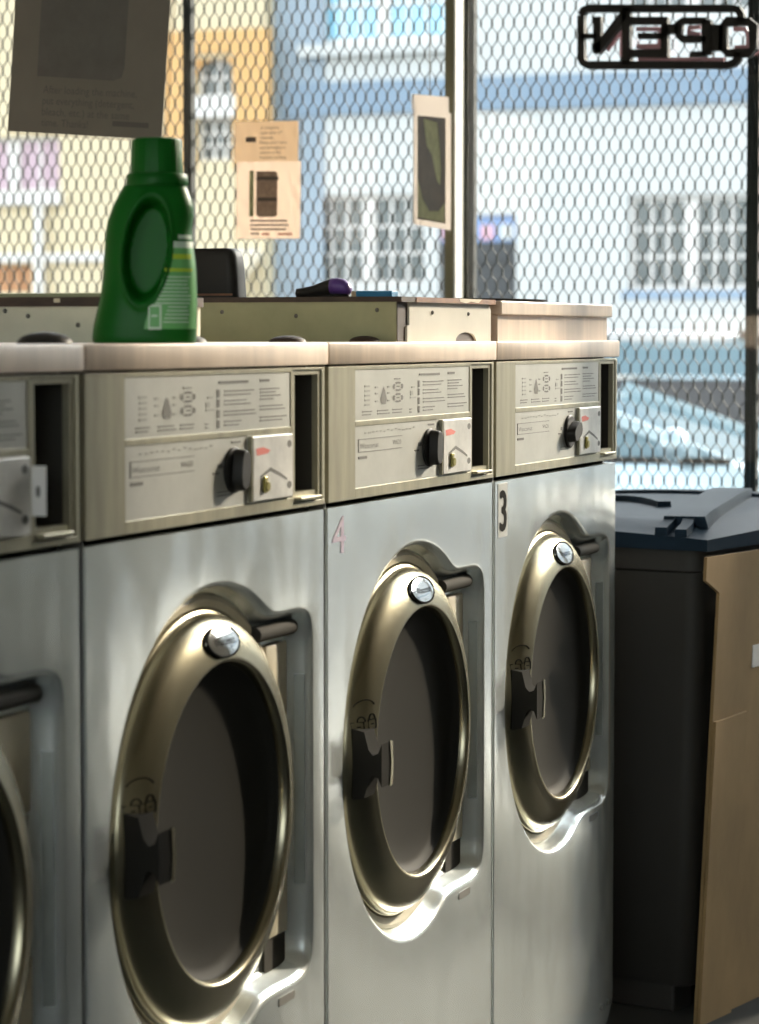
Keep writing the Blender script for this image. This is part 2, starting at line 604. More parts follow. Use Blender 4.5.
def house_window(parent, ox, oy, oz, x, y0, y1, z0, z1, ncol, nrow, pm, fw=0.05, mw=0.032, split=True, sill=None):
    """casement pair with muntins; each pane its own sub-part; world coords minus parent origin"""
    bm = B()

    def bx(a, b, c, d, dx=0.0, th=0.06):
        box(bm, x - ox + dx, x - ox + dx + th, a - oy, b - oy, c - oz, d - oz)
    bx(y0, y1, z0, z0 + fw)
    bx(y0, y1, z1 - fw, z1)
    bx(y0, y0 + fw, z0 + fw, z1 - fw)
    bx(y1 - fw, y1, z0 + fw, z1 - fw)
    halves = [(y0 + fw, y1 - fw)]
    if split:
        ym = (y0 + y1) / 2
        bx(ym - 0.07, ym + 0.07, z0 + fw, z1 - fw, -0.02, 0.08)
        halves = [(y0 + fw, ym - 0.07), (ym + 0.07, y1 - fw)]
    cells = []
    zi0, zi1 = z0 + fw, z1 - fw
    for a, b in halves:
        for i in range(ncol):
            ya_, yb_ = a + (b - a) * i / ncol, a + (b - a) * (i + 1) / ncol
            if i:
                bx(ya_ - mw / 2, ya_ + mw / 2, zi0, zi1, 0.005, 0.04)
            for j in range(nrow):
                za_, zb_ = zi0 + (zi1 - zi0) * j / nrow, zi0 + (zi1 - zi0) * (j + 1) / nrow
                cells.append((ya_, yb_, za_, zb_))
        for j in range(1, nrow):
            zz = zi0 + (zi1 - zi0) * j / nrow
            bx(a, b, zz - mw / 2, zz + mw / 2, 0.006, 0.04)
    wobj = done('window', bm, M['bframe'], parent)
    for (a, b, c, d) in cells:
        bm = B()
        box(bm, x - ox + 0.03, x - ox + 0.035, a - oy, b - oy, c - oz, d - oz)
        done('pane', bm, pm, wobj)
    if sill:
        bm = B()
        box(bm, x - ox - 0.12, x - ox + 0.05, y0 - 0.06 - oy, y1 + 0.06 - oy, z0 - 0.09 - oz, z0 - oz)
        done('window_sill', bm, sill, wobj)
    return wobj


GZ = -0.30
yW = on_x(275, 60, XF).y                       # seam between the white and the yellow house
hA = (on_x(752, 195, XF).y, on_x(628, 195, XF).y, 1.655, 2.585)
hB = (on_x(425, 195, XF).y, on_x(308, 195, XF).y, 1.72, 2.65)
hC = (on_x(447, 20, XF).y, on_x(316, 20, XF).y, 4.18, 5.35)
hD = (on_x(757, 20, XF).y, on_x(625, 20, XF).y, 4.35, 5.35)
hDoor = (on_x(516, 215, XF).y, on_x(438, 215, XF).y, GZ, 2.42)
hE = [(hA[0] - 3.6 * k, hA[1] - 3.6 * k, 1.655, 2.585) for k in (1, 2, 3, 4, 5)]
WH = thing('white_house', 'white stucco house with a blue band across the street', 'building', (XF, 0, GZ))
bm = B()
wall_holes(bm, 0, 0.5, -22, yW, 0, 6.6, [(a, b, c - GZ, d - GZ) for a, b, c, d in [hA, hB, hC, hD, hDoor] + hE])
done('wall', bm, M['bwhite'], WH)
bm = B()
box(bm, -0.06, 0.0, -22, yW - 0.12, 3.47 - GZ, 3.80 - GZ)
plab(done('blue_band', bm, M['bblue'], WH), 'wide blue painted band')
bm = B()
box(bm, -0.14, 0.0, hC[0] - 0.25, hC[1] + 0.15, hC[2] - 0.12 - GZ, hC[2] - GZ)
done('ledge', bm, M['bwhite'], WH)
bm = B()
box(bm, -0.03, 0.0, yW - 0.55, yW, 0.0, 6.6)
plab(done('corner_strip', bm, M['bgrey'], WH), 'grey blue painted corner strip')
bm = B()
box(bm, -0.2, 8, -22, yW, 6.6, 6.75)
done('roof', bm, M['bwhite'], WH)
bm = B()
box(bm, 0.5, 0.55, -22, yW, 0.0, 6.6)
done('interior_lining', bm, M['bdark'], WH)
house_window(WH, XF, 0, GZ, XF + 0.10, *hA, 3, 3, M['pane'], sill=M['bsill'])
house_window(WH, XF, 0, GZ, XF + 0.10, *hB, 3, 3, M['pane'], sill=M['bwhite'])
house_window(WH, XF, 0, GZ, XF + 0.10, *hC, 3, 3, M['panelight'], fw=0.07)
house_window(WH, XF, 0, GZ, XF + 0.10, *hD, 3, 3, M['pane'])
for h in hE:
    house_window(WH, XF, 0, GZ, XF + 0.10, *h, 3, 3, M['pane'], sill=M['bsill'])
bm = B()
box(bm, 0.12, 0.18, hDoor[0], hDoor[1], 0, 2.25)
dr = plab(done('door', bm, M['bdark'], WH), 'dark street door')
bm = B()
box(bm, 0.06, 0.12, hDoor[0] + 0.12, hDoor[0] + 0.16, 1.0, 1.2)
done('door_handle', bm, M['chrome'], dr)
yd0, yd1 = hDoor[0], hDoor[1]
bm = B()
box(bm, 0.08, 0.13, yd0, yd1, 2.45, hDoor[3] - GZ)
tr = done('transom', bm, M['tblue'], WH)
for k in range(4):
    bm = B()
    a = yd0 + 0.05 + k * (yd1 - yd0) / 4
    box(bm, 0.06, 0.08, a, a + 0.14, 2.47, 2.47 + 0.15)
    done('transom_panel', bm, M['tpink'] if k % 2 else M['bwhite'], tr)
bm = B()
box(bm, 0.08, 0.13, yd0, yd1, 2.25, 2.45)
done('door_head', bm, M['bdark'], WH)

# yellow house ---------------------------------------------------------------
XY = 25.75
YH = thing('yellow_house', 'pale yellow house with orange trim and arched window across the street', 'building', (XY, 0, GZ))
y_ = lambda u, v=200: on_x(u, v, XY).y
z_ = lambda u, v: on_x(u, v, XY).z - GZ
arch = (y_(235), y_(196), z_(215, 160), z_(215, 58))
viol = (y_(60), y_(-40), z_(30, 193), z_(30, 136))
brn = (y_(31), y_(-30), z_(15, 292), z_(15, 265))
bm = B()
wall_holes(bm, 0, 0.5, yW + 0.01, 26, 0, 6.4, [arch, viol, brn])
done('wall', bm, M['byellow'], YH)
bm = B()
box(bm, 0.5, 0.55, yW + 0.01, 26, 0, 6.4)
done('interior_lining', bm, M['bdark'], YH)
bm = B()
box(bm, -0.25, 8, yW + 0.01, 26, 6.4, 6.6)
done('roof', bm, M['borange'], YH)
bm = B()
ow = 0.42
box(bm, -0.05, 0, arch[0] - ow, arch[0], arch[2] - 0.1, arch[3] + 0.05)
box(bm, -0.05, 0, arch[1], arch[1] + ow * 0.8, arch[2] - 0.1, arch[3] + 0.05)
box(bm, -0.05, 0, arch[0] - ow, arch[1] + ow * 0.8, arch[3] + 0.05, arch[3] + 0.28)
plab(done('window_surround', bm, M['borange'], YH), 'orange painted window surround')
# arched head infill
bm = B()
ym, rr = (arch[0] + arch[1]) / 2, (arch[1] - arch[0]) / 2
for s in (-1, 1):
    poly = [(ym + s * rr, arch[3]), (ym + s * rr, arch[3] - rr * 0.75)]
    for k in range(1, 9):
        t = k / 8 * math.pi / 2
        poly.append((ym + s * rr * math.cos(t), arch[3] - rr * 0.75 + rr * 0.74 * math.sin(t)))
    prism(bm, poly if s > 0 else poly[::-1], 'x', 0.02, 0.10)
done('arch_head', bm, M['borange'], YH)
zm = arch[2] + (arch[3] - arch[2]) * 0.42
house_window(YH, XY, 0, 0, XY + 0.12, arch[0], arch[1], arch[2], zm, 3, 3, M['pane'], split=False, fw=0.03, mw=0.03)
house_window(YH, XY, 0, 0, XY + 0.12, arch[0], arch[1], zm + 0.22, arch[3], 2, 2, M['pane'], split=False, fw=0.03, mw=0.03)
bm = B()
box(bm, -0.06, 0.15, arch[0] - 0.03, arch[1] + 0.03, zm, zm + 0.22)
plab(done('window_rail', bm, M['bframe'], YH), 'white rail between the sashes')
house_window(YH, XY, 0, 0, XY + 0.12, viol[0], viol[1], viol[2], viol[3], 2, 1, M['paneviolet'], split=True)
bm = B()
box(bm, -0.12, 0.05, viol[0] - 0.05, viol[1], viol[2] - 0.13, viol[2])
done('window_sill', bm, M['bframe'], YH)
bm = B()
for k in range(5):
    a = brn[0] + (brn[1] - brn[0]) * k / 5
    box(bm, 0.08, 0.12, a + 0.01, a + (brn[1] - brn[0]) / 5 - 0.01, brn[2], brn[3])
done('shutter', bm, M['bbrown'], YH)
bm = B()
box(bm, -0.08, 0, yW + 0.05, 26, z_(60, 262), z_(60, 253))
done('string_course', bm, M['bframe'], YH)
bm = B()
tube(bm, [(-0.1, y_(43), 0.1), (-0.1, y_(43), z_(43, 197))], 0.06)
plab(done('drain_pipe', bm, M['bframe'], YH), 'white drain pipe')
bm = B()   # sloping shop awning by the seam
ya_, yb_ = yW + 0.02, y_(222)
zt, zb = z_(250, 250), z_(250, 305)
prism(bm, [(-0.02, zt), (-0.02, zt - 0.06), (-0.95, zb), (-0.95, zb + 0.06)], 'y', ya_, yb_)
plab(done('awning', bm, M['chip'], YH), 'cream sloping awning')

# cars -----------------------------------------------------------------------


def loft_rows(bm, rows):
    R = [[bm.verts.new(p) for p in r] for r in rows]
    for i in range(len(R) - 1):
        for j in range(len(R[0]) - 1):
            bm.faces.new((R[i][j], R[i + 1][j], R[i + 1][j + 1], R[i][j + 1]))
    bm.faces.new(R[0])
    bm.faces.new(R[-1][::-1])
    bm.faces.new([r[0] for r in R][::-1])
    bm.faces.new([r[-1] for r in R])


def car(name, label, loc, body, roofm, L, W, zb, zh, zr, cab, group):
    """car along y, nose towards -y; zb belt, zh bonnet, zr roof heights; cab = (rear base, rear top, front top, front base) from the tail 0..1"""
    c = thing(name, label, 'car', loc, group)
    hw = W / 2

    def yy(t):
        return L / 2 - t * L
    st = [0.0, 0.02, 0.08, 0.18, 0.3, 0.45, 0.6, 0.7, 0.78, 0.88, 0.95, 0.985, 1.0]
    rows = []
    for t in st:
        top = zb if t < cab[3] else zb + (zh - zb) * smoothstep(cab[3], 0.97, t)
        if t < 0.03:
            top = zb * (0.8 if t == 0 else 0.96)
        if t > 0.96:
            top = zh * (0.74 if t == 1.0 else 0.9)
        wq = hw * (1 - 0.10 * max(0, (0.08 - t) / 0.08) - 0.14 * max(0, (t - 0.9) / 0.1))
        lo = 0.20 + (0.12 if t in (0.0, 1.0) else 0)
        rows.append([(-wq * 0.94, yy(t), lo), (-wq, yy(t), lo + 0.22), (-wq, yy(t), top * 0.80), (-wq * 0.95, yy(t), top - 0.015), (-wq * 0.88, yy(t), top),
                     (wq * 0.88, yy(t), top), (wq * 0.95, yy(t), top - 0.015), (wq, yy(t), top * 0.80), (wq, yy(t), lo + 0.22), (wq * 0.94, yy(t), lo)])
    bm = B()
    loft_rows(bm, rows)
    done('body', bm, body, c, auto=38)
    # glasshouse
    b0, b1, b2, b3 = cab
    bm = B()
    base = [(-hw * 0.90, yy(b0)), (hw * 0.90, yy(b0)), (hw * 0.90, yy(b3)), (-hw * 0.90, yy(b3))]
    topq = [(-hw * 0.70, yy(b1)), (hw * 0.70, yy(b1)), (hw * 0.70, yy(b2)), (-hw * 0.70, yy(b2))]
    A = [bm.verts.new((p[0], p[1], zb - 0.02)) for p in base]
    T = [bm.verts.new((p[0], p[1], zr - 0.05)) for p in topq]
    for i in range(4):
        bm.faces.new((A[i], A[(i + 1) % 4], T[(i + 1) % 4], T[i]))
    bm.faces.new(T)
    bm.faces.new(A[::-1])
    done('windows', bm, M['carglass'], c)
    bm = B()
    rows = []
    for t, dz in ((b1 - 0.02, -0.06), (b1 + 0.03, -0.01), ((b1 + b2) / 2, 0.0), (b2 - 0.03, -0.015), (b2 + 0.015, -0.06)):
        q = hw * 0.72
        rows.append([(-q, yy(t), zr + dz - 0.035), (-q * 0.92, yy(t), zr + dz - 0.01), (0, yy(t), zr + dz + 0.01), (q * 0.92, yy(t), zr + dz - 0.01), (q, yy(t), zr + dz - 0.035)])
    loft_rows(bm, rows)
    done('roof', bm, roofm, c, smooth=True)
    bmid = (b1 + b2) / 2
    for s in (-1, 1):
        for (ta, tb) in ((b0, b1), (b3, b2), (bmid, bmid)):
            bm = B()
            bar(bm, (s * hw * 0.90, yy(ta), zb - 0.02), (s * hw * 0.70, yy(tb), zr - 0.03), 0.05, 0.05)
            done('pillar', bm, body, c)
        bm = B()
        bar(bm, (s * hw * 0.945, yy(b0), zb + 0.005), (s * hw * 0.945, yy(b3), zb + 0.005), 0.03, 0.025)
        plab(done('belt_trim', bm, M['chrome'] if roofm is M['carroof'] and body is M['cardark'] else M['black'], c), 'trim strip along the windows')
        bm = B()
        bmesh.ops.create_uvsphere(bm, u_segments=16, v_segments=10, radius=0.1)
        bmesh.ops.scale(bm, vec=(0.95, 0.7, 0.75), verts=bm.verts[:])
        bmesh.ops.translate(bm, vec=(s * (hw + 0.09), yy(b3) + 0.22, zb + 0.08), verts=bm.verts[:])
        mi = done('side_mirror', bm, roofm, c, smooth=True)
        bm = B()
        bmesh.ops.create_uvsphere(bm, u_segments=12, v_segments=8, radius=0.09)
        bmesh.ops.scale(bm, vec=(0.9, 0.9, 0.5), verts=bm.verts[:])
        bmesh.ops.translate(bm, vec=(s * hw * 0.72, yy(0.975), zh * 0.72), verts=bm.verts[:])
        done('headlight', bm, M['lamp'], c, smooth=True)
        for t in (0.19, 0.81):
            bm = B()
            n = 24
            prof = [(0.0, 0.10), (0.18, 0.10), (0.20, 0.11), (0.31, 0.11), (0.33, 0.08), (0.33, -0.08), (0.31, -0.11), (0.0, -0.11)]
            rings = [[bm.verts.new((s * (hw - 0.1) + x_, yy(t) + r_ * math.cos(2 * math.pi * k / n), 0.33 + r_ * math.sin(2 * math.pi * k / n))) for k in range(n)] for r_, x_ in prof[1:-1]]
            for i in range(len(rings) - 1):
                for k in range(n):
                    bm.faces.new((rings[i][k], rings[i][(k + 1) % n], rings[i + 1][(k + 1) % n], rings[i + 1][k]))
            bm.faces.new(rings[0])
            bm.faces.new(rings[-1][::-1])
            wh = done('wheel', bm, M['tyre'], c, auto=40)
            bm = B()
            box(bm, s * (hw - 0.1) + s * 0.10 - 0.012, s * (hw - 0.1) + s * 0.10 + 0.012, yy(t) - 0.14, yy(t) + 0.14, 0.19, 0.47, 0.09, 3)
            done('hub_cap', bm, M['carroof'], wh)
    return c


RZ = -0.43
# near car: belt, roof and mirror read off the photo at x = 11.5
NL, NC = 4.4, (0.06, 0.22, 0.50, 0.70)
nyc = on_x(728, 440, 11.5).y - 0.0 + (NC[3] - 0.5) * NL
car('parked_sedan', 'pale blue sedan parked nearest the window behind the bin', (11.5 + 0.85, nyc, RZ), M['carsilver'], M['carsilver'], NL, 1.7,
    0.655 - RZ, 0.86, 0.99 - RZ, NC, 'cars parked in the street')
car('parked_wagon', 'dark grey wagon parked across the road beyond the pale sedan', (15.5 + 0.9, on_x(700, 380, 15.5).y + 0.2, RZ), M['cardark'], M['carroof'], 4.7, 1.8,
    0.955 - RZ, 1.28, 1.19 - RZ + 0.06, (0.02, 0.08, 0.58, 0.76), 'cars parked in the street')

# ================================================================== washing machines
ZS = 0.09                  # cabinet heights below are measured from 9 cm above the floor
PITCH, X0 = 0.661, 2.449
WB = 0.656                 # cabinet width, the rest is the gap between neighbours
DCX, DCZ = 0.328, 0.568 + ZS


def recess_outline(n=260):
    R, xr, zt, zb = 0.270, 0.286, 0.218, 0.235
    pts = []
    for k in range(n):
        t = 2 * math.pi * k / n
        c, s = math.cos(t), math.sin(t)
        r = R
        if c > 1e-6:
            d = xr / c
            if s > 1e-6:
                d = min(d, zt / s)
            elif s < -1e-6:
                d = min(d, zb / -s)
            r = max(R, d)
        pts.append(Vector((r * c, r * s)))
    # round the corners where the hinge pocket meets the circle
    for _ in range(10):
        pts = [(pts[i - 1] + pts[i] * 2 + pts[(i + 1) % n]) / 4 for i in range(n)]
    return pts


def inset(pts, d):
    n = len(pts)
    out = []
    for i in range(n):
        t = (pts[(i + 1) % n] - pts[i - 1]).normalized()
        out.append(pts[i] + Vector((-t.y, t.x)) * d)
    return out


OUT = recess_outline()


def mk_front():
    bm = B()
    zlo, zhi = -0.05 + ZS, 0.904 + ZS
    rect = [(0.006, zlo), (WB - 0.035, zlo), (WB - 0.004, zlo + 0.034), (WB - 0.004, zhi), (0.006, zhi)]
    # densify the border so that the fill has good triangles
    bord = []
    for i in range(len(rect)):
        a, b = Vector(rect[i]), Vector(rect[(i + 1) % len(rect)])
        m = max(1, int((b - a).length / 0.05))
        bord += [a + (b - a) * k / m for k in range(m)]
    prof = [(-0.006, 0.0), (-0.002, 0.0007), (0.002, 0.004), (0.005, 0.010), (0.012, 0.027), (0.016, 0.031)]
    loops = []
    for d, y in prof:
        loops.append([bm.verts.new((DCX + q.x, y, DCZ + q.y)) for q in inset(OUT, d)])
    n = len(OUT)
    for i in range(len(loops) - 1):
        for k in range(n):
            bm.faces.new((loops[i][k], loops[i][(k + 1) % n], loops[i + 1][(k + 1) % n], loops[i + 1][k]))
    bv = [bm.verts.new((q.x, 0, q.y)) for q in bord]
    be = [bm.edges.new((bv[i], bv[(i + 1) % len(bv)])) for i in range(len(bv))]
    he = [bm.edges.get((loops[0][k], loops[0][(k + 1) % n])) for k in range(n)]
    bmesh.ops.triangle_fill(bm, edges=be + he, use_beauty=True)
    # folded edge back into the cabinet
    bk = [bm.verts.new((q.x + (-0.0012 if q.x < 0.3 else 0.0012), 0.0015, q.y)) for q in bord]
    for i in range(len(bv)):
        j = (i + 1) % len(bv)
        bm.faces.new((bv[i], bv[j], bk[j], bk[i]))
    bk2 = [bm.verts.new((v.co.x, 0.02, v.co.z)) for v in bk]
    for i in range(len(bv)):
        j = (i + 1) % len(bv)
        bm.faces.new((bk[i], bk[j], bk2[j], bk2[i]))
    # pocket floor with the round opening
    cv = [bm.verts.new((DCX + 0.236 * math.cos(2 * math.pi * k / 120), 0.031, DCZ + 0.236 * math.sin(2 * math.pi * k / 120))) for k in range(120)]
    ce = [bm.edges.new((cv[k], cv[(k + 1) % 120])) for k in range(120)]
    fe = [bm.edges.get((loops[-1][k], loops[-1][(k + 1) % n])) for k in range(n)]
    bmesh.ops.triangle_fill(bm, edges=ce + fe, use_beauty=True)
    return bm


def bm_mesh(name, bm, m, auto=None, smooth=False):
    me = bpy.data.meshes.new(name)
    bmesh.ops.recalc_face_normals(bm, faces=bm.faces[:])
    bm.to_mesh(me)
    bm.free()
    me.materials.append(m)
    if auto or smooth:
        for p in me.polygons:
            p.use_smooth = True
    return (me, auto)


def put(name, ma, parent, label=None):
    o = bpy.data.objects.new(name, ma[0])
    COL.objects.link(o)
    o.parent = parent
    if ma[1]:
        es = o.modifiers.new('edge_split', 'EDGE_SPLIT')
        es.split_angle = math.radians(ma[1])
    if label:
        o['label'] = label
    return o


WM = {}
# cabinet shell
bm = B()
box(bm, 0.003, 0.010, 0.004, 0.70, 0.0, 1.082 + ZS)
box(bm, WB - 0.010, WB - 0.001, 0.021, 0.70, 0.03, 1.082 + ZS)
box(bm, WB - 0.010, WB - 0.001, 0.05, 0.70, 0.0, 0.03)
box(bm, 0.010, WB - 0.010, 0.69, 0.70, 0.0, 1.082 + ZS)
box(bm, 0.010, WB - 0.010, 0.05, 0.06, 0.0, 0.10)
box(bm, 0.010, WB - 0.010, 0.06, 0.69, 0.0, 0.03)
WM['cabinet'] = bm_mesh('cabinet', bm, M['side'])
WM['front'] = bm_mesh('front_panel', mk_front(), M['steel'], auto=32)
# screws at the foot
bm = B()
for xx in (0.585, 0.622):
    lathe_y(bm, [(0.0055, -0.0015), (0.0055, 0.001)], xx, -0.018 + ZS, 10, cap0=True)
WM['screw'] = bm_mesh('foot_screws', bm, M['ink'])
# door collar
bm = B()
lathe_y(bm, [(0.236, 0.10), (0.240, 0.029), (0.243, 0.0240), (0.252, 0.0215), (0.257, 0.0235), (0.259, 0.0315)], DCX, DCZ, 96)
WM['collar'] = bm_mesh('door_collar', bm, M['cream'], auto=35)
# hinge: two cream plates, a dark arm
bm = B()
box(bm, DCX + 0.198, DCX + 0.264, 0.0235, 0.0305, DCZ + 0.075, DCZ + 0.178, 0.003)
WM['hinge1'] = bm_mesh('hinge_plate', bm, M['cream'], auto=30)
bm = B()
box(bm, DCX + 0.198, DCX + 0.264, 0.0235, 0.0305, DCZ - 0.182, DCZ - 0.070, 0.003)
WM['hinge2'] = bm_mesh('hinge_plate', bm, M['cream'], auto=30)
bm = B()
tube(bm, [(DCX + 0.150, 0.019, DCZ + 0.196), (DCX + 0.262, 0.019, DCZ + 0.196)], 0.010, 14)
WM['arm'] = bm_mesh('hinge_pin', bm, M['cavity'], auto=40)
bm = B()
box(bm, DCX + 0.198, DCX + 0.262, 0.027, 0.0306, DCZ - 0.068, DCZ + 0.073)
WM['hingegap'] = bm_mesh('hinge_block', bm, M['cavity'])
bm = B()
box(bm, DCX + 0.198, DCX + 0.262, 0.027, 0.0306, DCZ - 0.224, DCZ - 0.184)
WM['hingegap2'] = bm_mesh('hinge_block', bm, M['cavity'])
bm = B()
q4 = [(0.2812, 0.0080), (0.2800, 0.0080), (0.2752, 0.0190), (0.2764, 0.0190)]
loft_rings(bm, [[(DCX + a, b, z) for a, b in q4] for z in (DCZ - 0.125, DCZ + 0.135)])
WM['slot'] = bm_mesh('pocket_slot', bm, M['steel_in'], auto=40)
bm = B()
box(bm, DCX + 0.178, DCX + 0.226, 0.001, 0.0035, DCZ - 0.256, DCZ - 0.246)
bmesh.ops.translate(bm, vec=(0, -0.002, 0), verts=bm.verts[:])
WM['nick'] = bm_mesh('pocket_latch', bm, M['ink'])
# door ring
bm = B()
prof = [(0.179, 0.030), (0.180, -0.002), (0.1815, -0.0095), (0.184, -0.0125), (0.187, -0.0128), (0.190, -0.0118), (0.196, -0.0108), (0.204, -0.0085), (0.212, -0.0055),
        (0.220, -0.0015), (0.227, 0.0035), (0.232, 0.0095), (0.2345, 0.016), (0.2350, 0.020), (0.2385, 0.0212), (0.2405, 0.0225), (0.2410, 0.0265), (0.239, 0.028)]
lathe_y(bm, prof, DCX, DCZ, 128)
WM['door'] = bm_mesh('door', bm, M['ring'], smooth=True)
bm = B()
lathe_y(bm, [(0.1798, 0.000), (0.175, 0.006), (0.165, 0.010), (0.140, 0.014), (0.09, 0.018), (0.03, 0.020)], DCX, DCZ, 80, cap1=True)
WM['glass'] = bm_mesh('door_glass', bm, M['glass'], smooth=True)
# badge
bm = B()
zc = DCZ + 0.2065
prev = None
byl = lambda dz: -0.0078 + 0.37 * dz                       # the badge lies on the sloping ring face
for r, dy in ((1.0, 0.003), (1.0, -0.0015), (0.75, -0.0024), (0.4, -0.0028)):
    rg = [bm.verts.new((DCX + 0.041 * r * math.cos(2 * math.pi * k / 36), byl(0.0165 * r * math.sin(2 * math.pi * k / 36)) + dy, zc + 0.0165 * r * math.sin(2 * math.pi * k / 36))) for k in range(36)]
    if prev:
        for k in range(36):
            bm.faces.new((prev[k], prev[(k + 1) % 36], rg[(k + 1) % 36], rg[k]))
    prev = rg
bm.faces.new(prev)
WM['badge'] = bm_mesh('badge', bm, M['chrome'], auto=40)
bm = B()
pts = [(DCX + 0.042 * math.cos(2 * math.pi * k / 36), byl(0.0172 * math.sin(2 * math.pi * k / 36)) - 0.001, zc + 0.0172 * math.sin(2 * math.pi * k / 36)) for k in range(36)]
tube(bm, pts, 0.0016, 6, closed=True)
add_text(bm, 'Wascomat', lambda a, b: (DCX - 0.027 + a, byl(b - 0.004) - 0.0032, zc - 0.004 + b), 0.012, 0.054)
WM['badgetext'] = bm_mesh('badge_lettering', bm, M['blackink'])
# handle: flared lever standing on the ring at nine o'clock
hx = DCX - 0.204
bm = B()
poly = [(0.004, -0.046), (0.004, 0.046), (-0.012, 0.043), (-0.018, 0.020), (-0.024, 0.013), (-0.031, 0.016), (-0.036, 0.028),
        (-0.036, -0.028), (-0.031, -0.016), (-0.024, -0.013), (-0.018, -0.020), (-0.012, -0.043)]
prism(bm, [(a, DCZ + b) for a, b in poly], 'x', hx - 0.024, hx + 0.012)
WM['handle'] = bm_mesh('handle', bm, M['handleblack'], auto=30)
bm = B()
poly = [(hx + 0.004, 0.030), (hx + 0.0125, 0.028), (hx + 0.0155, 0.0), (hx + 0.0125, -0.028), (hx + 0.004, -0.030), (hx + 0.008, 0.0)]
prism(bm, [(a, DCZ + b) for a, b in poly], 'y', -0.0375, -0.036)
WM['grip'] = bm_mesh('handle_lit_edge', bm, M['ring'])  # lit edge of the black handle, put in as a paler crescent
# lock symbols on the ring
bm = B()


def onring(x, z):
    r = math.hypot(x, z)
    for (ra, ya), (rb, yb) in zip(prof[:-1], prof[1:]):
        if ra <= r <= rb:
            return ya + (yb - ya) * (r - ra) / (rb - ra)
    return -0.0128


def ringstroke(pts, r=0.0008, closed=False):
    tube(bm, [(DCX + a, onring(a, b) - 0.0006, DCZ + b) for a, b in pts], r, 5, closed)


for ox, oz, open_ in ((-0.217, 0.048, 1), (-0.193, 0.050, 0)):
    ringstroke([(ox - 0.008, oz - 0.007), (ox + 0.008, oz - 0.007), (ox + 0.008, oz + 0.005), (ox - 0.008, oz + 0.005)], closed=True)
    ringstroke([(ox - 0.002, oz - 0.001), (ox + 0.002, oz - 0.001)])
    sh = 0.005 if open_ else 0.0
    ringstroke([(ox + sh + 0.006 * math.cos(a), oz + 0.005 + 0.007 * math.sin(a)) for a in [math.pi * k / 8 for k in range(0, 9)]])
ringstroke([(-0.202 + 0.017 * math.cos(a), 0.070 + 0.011 * math.sin(a)) for a in [math.radians(20 + 12 * k) for k in range(13)]])
WM['lock'] = bm_mesh('lock_symbols', bm, M['blackink'])

# control panel frame -------------------------------------------------------
PZ0, PZ1 = 0.911 + ZS, 1.0805 + ZS
bm = B()
y0, y1 = -0.002, 0.06


def fb(x0, x1, z0, z1, ya=y0, yb=y1, bev=0.0004):
    box(bm, x0, x1, ya, yb, z0 + ZS, z1 + ZS, bev, 1)


fb(0.004, 0.095, 0.911, 1.0805)                  # broad left stile
fb(0.095, 0.549, 1.0755, 1.0805)                 # top rail
fb(0.095, 0.549, 1.0035, 1.0105)                 # rail between the plates
fb(0.095, 0.549, 0.911, 0.9245)                  # bottom rail
fb(0.5435, 0.5495, 0.9245, 1.0755)               # stile left of the coin recess
fb(0.5495, 0.652, 0.911, 0.9175)
fb(0.5495, 0.652, 1.0775, 1.0805)
fb(0.643, 0.652, 0.9175, 1.0775)
WM['frame'] = bm_mesh('control_frame', bm, M['khaki'])
bm = B()   # stepped bezel round the dark coin recess
fb(0.5500, 0.5600, 0.9180, 1.0770, 0.000, 0.008, 0)
fb(0.6340, 0.6425, 0.9180, 1.0770, 0.000, 0.008, 0)
fb(0.5600, 0.6340, 1.0720, 1.0770, 0.000, 0.008, 0)
fb(0.5600, 0.6340, 0.9180, 0.9300, 0.002, 0.010, 0)
fb(0.5620, 0.6300, 0.9200, 0.9240, -0.008, 0.004, 0.001)
WM['bezel'] = bm_mesh('coin_recess_bezel', bm, M['khaki'])
bm = B()
fb(0.5500, 0.6425, 0.9180, 1.0770, 0.050, 0.055, 0)
fb(0.5500, 0.5590, 0.9180, 1.0770, 0.0082, 0.050, 0)
fb(0.6342, 0.6425, 0.9180, 1.0770, 0.0082, 0.050, 0)
fb(0.5590, 0.6342, 1.0722, 1.0770, 0.0082, 0.050, 0)
fb(0.5590, 0.6342, 0.9180, 0.9298, 0.0102, 0.050, 0)
WM['cav'] = bm_mesh('coin_recess', bm, M['cavity'])
bm = B()
fb(0.5612, 0.5660, 0.995, 1.060, 0.006, 0.036, 0.001)
WM['cavthing'] = bm_mesh('coin_mechanism', bm, M['side'])
bm = B()
fb(0.0955, 0.543, 1.0107, 1.0753, -0.0010, 0.02, 0)
WM['plate1'] = bm_mesh('instruction_plate', bm, M['plate'])
bm = B()
fb(0.0955, 0.543, 0.9247, 1.0033, -0.0010, 0.02, 0)
WM['plate2'] = bm_mesh('dial_plate', bm, M['plate'])
YI = -0.0016


def ln(x0, x1, z, h=0.0012):
    box(bm, x0, x1, YI, YI + 0.0008, z + ZS - h / 2, z + ZS + h / 2)


def poly_xz(pts, y=YI):
    f = bm.faces.new([bm.verts.new((a, y, b + ZS)) for a, b in pts])


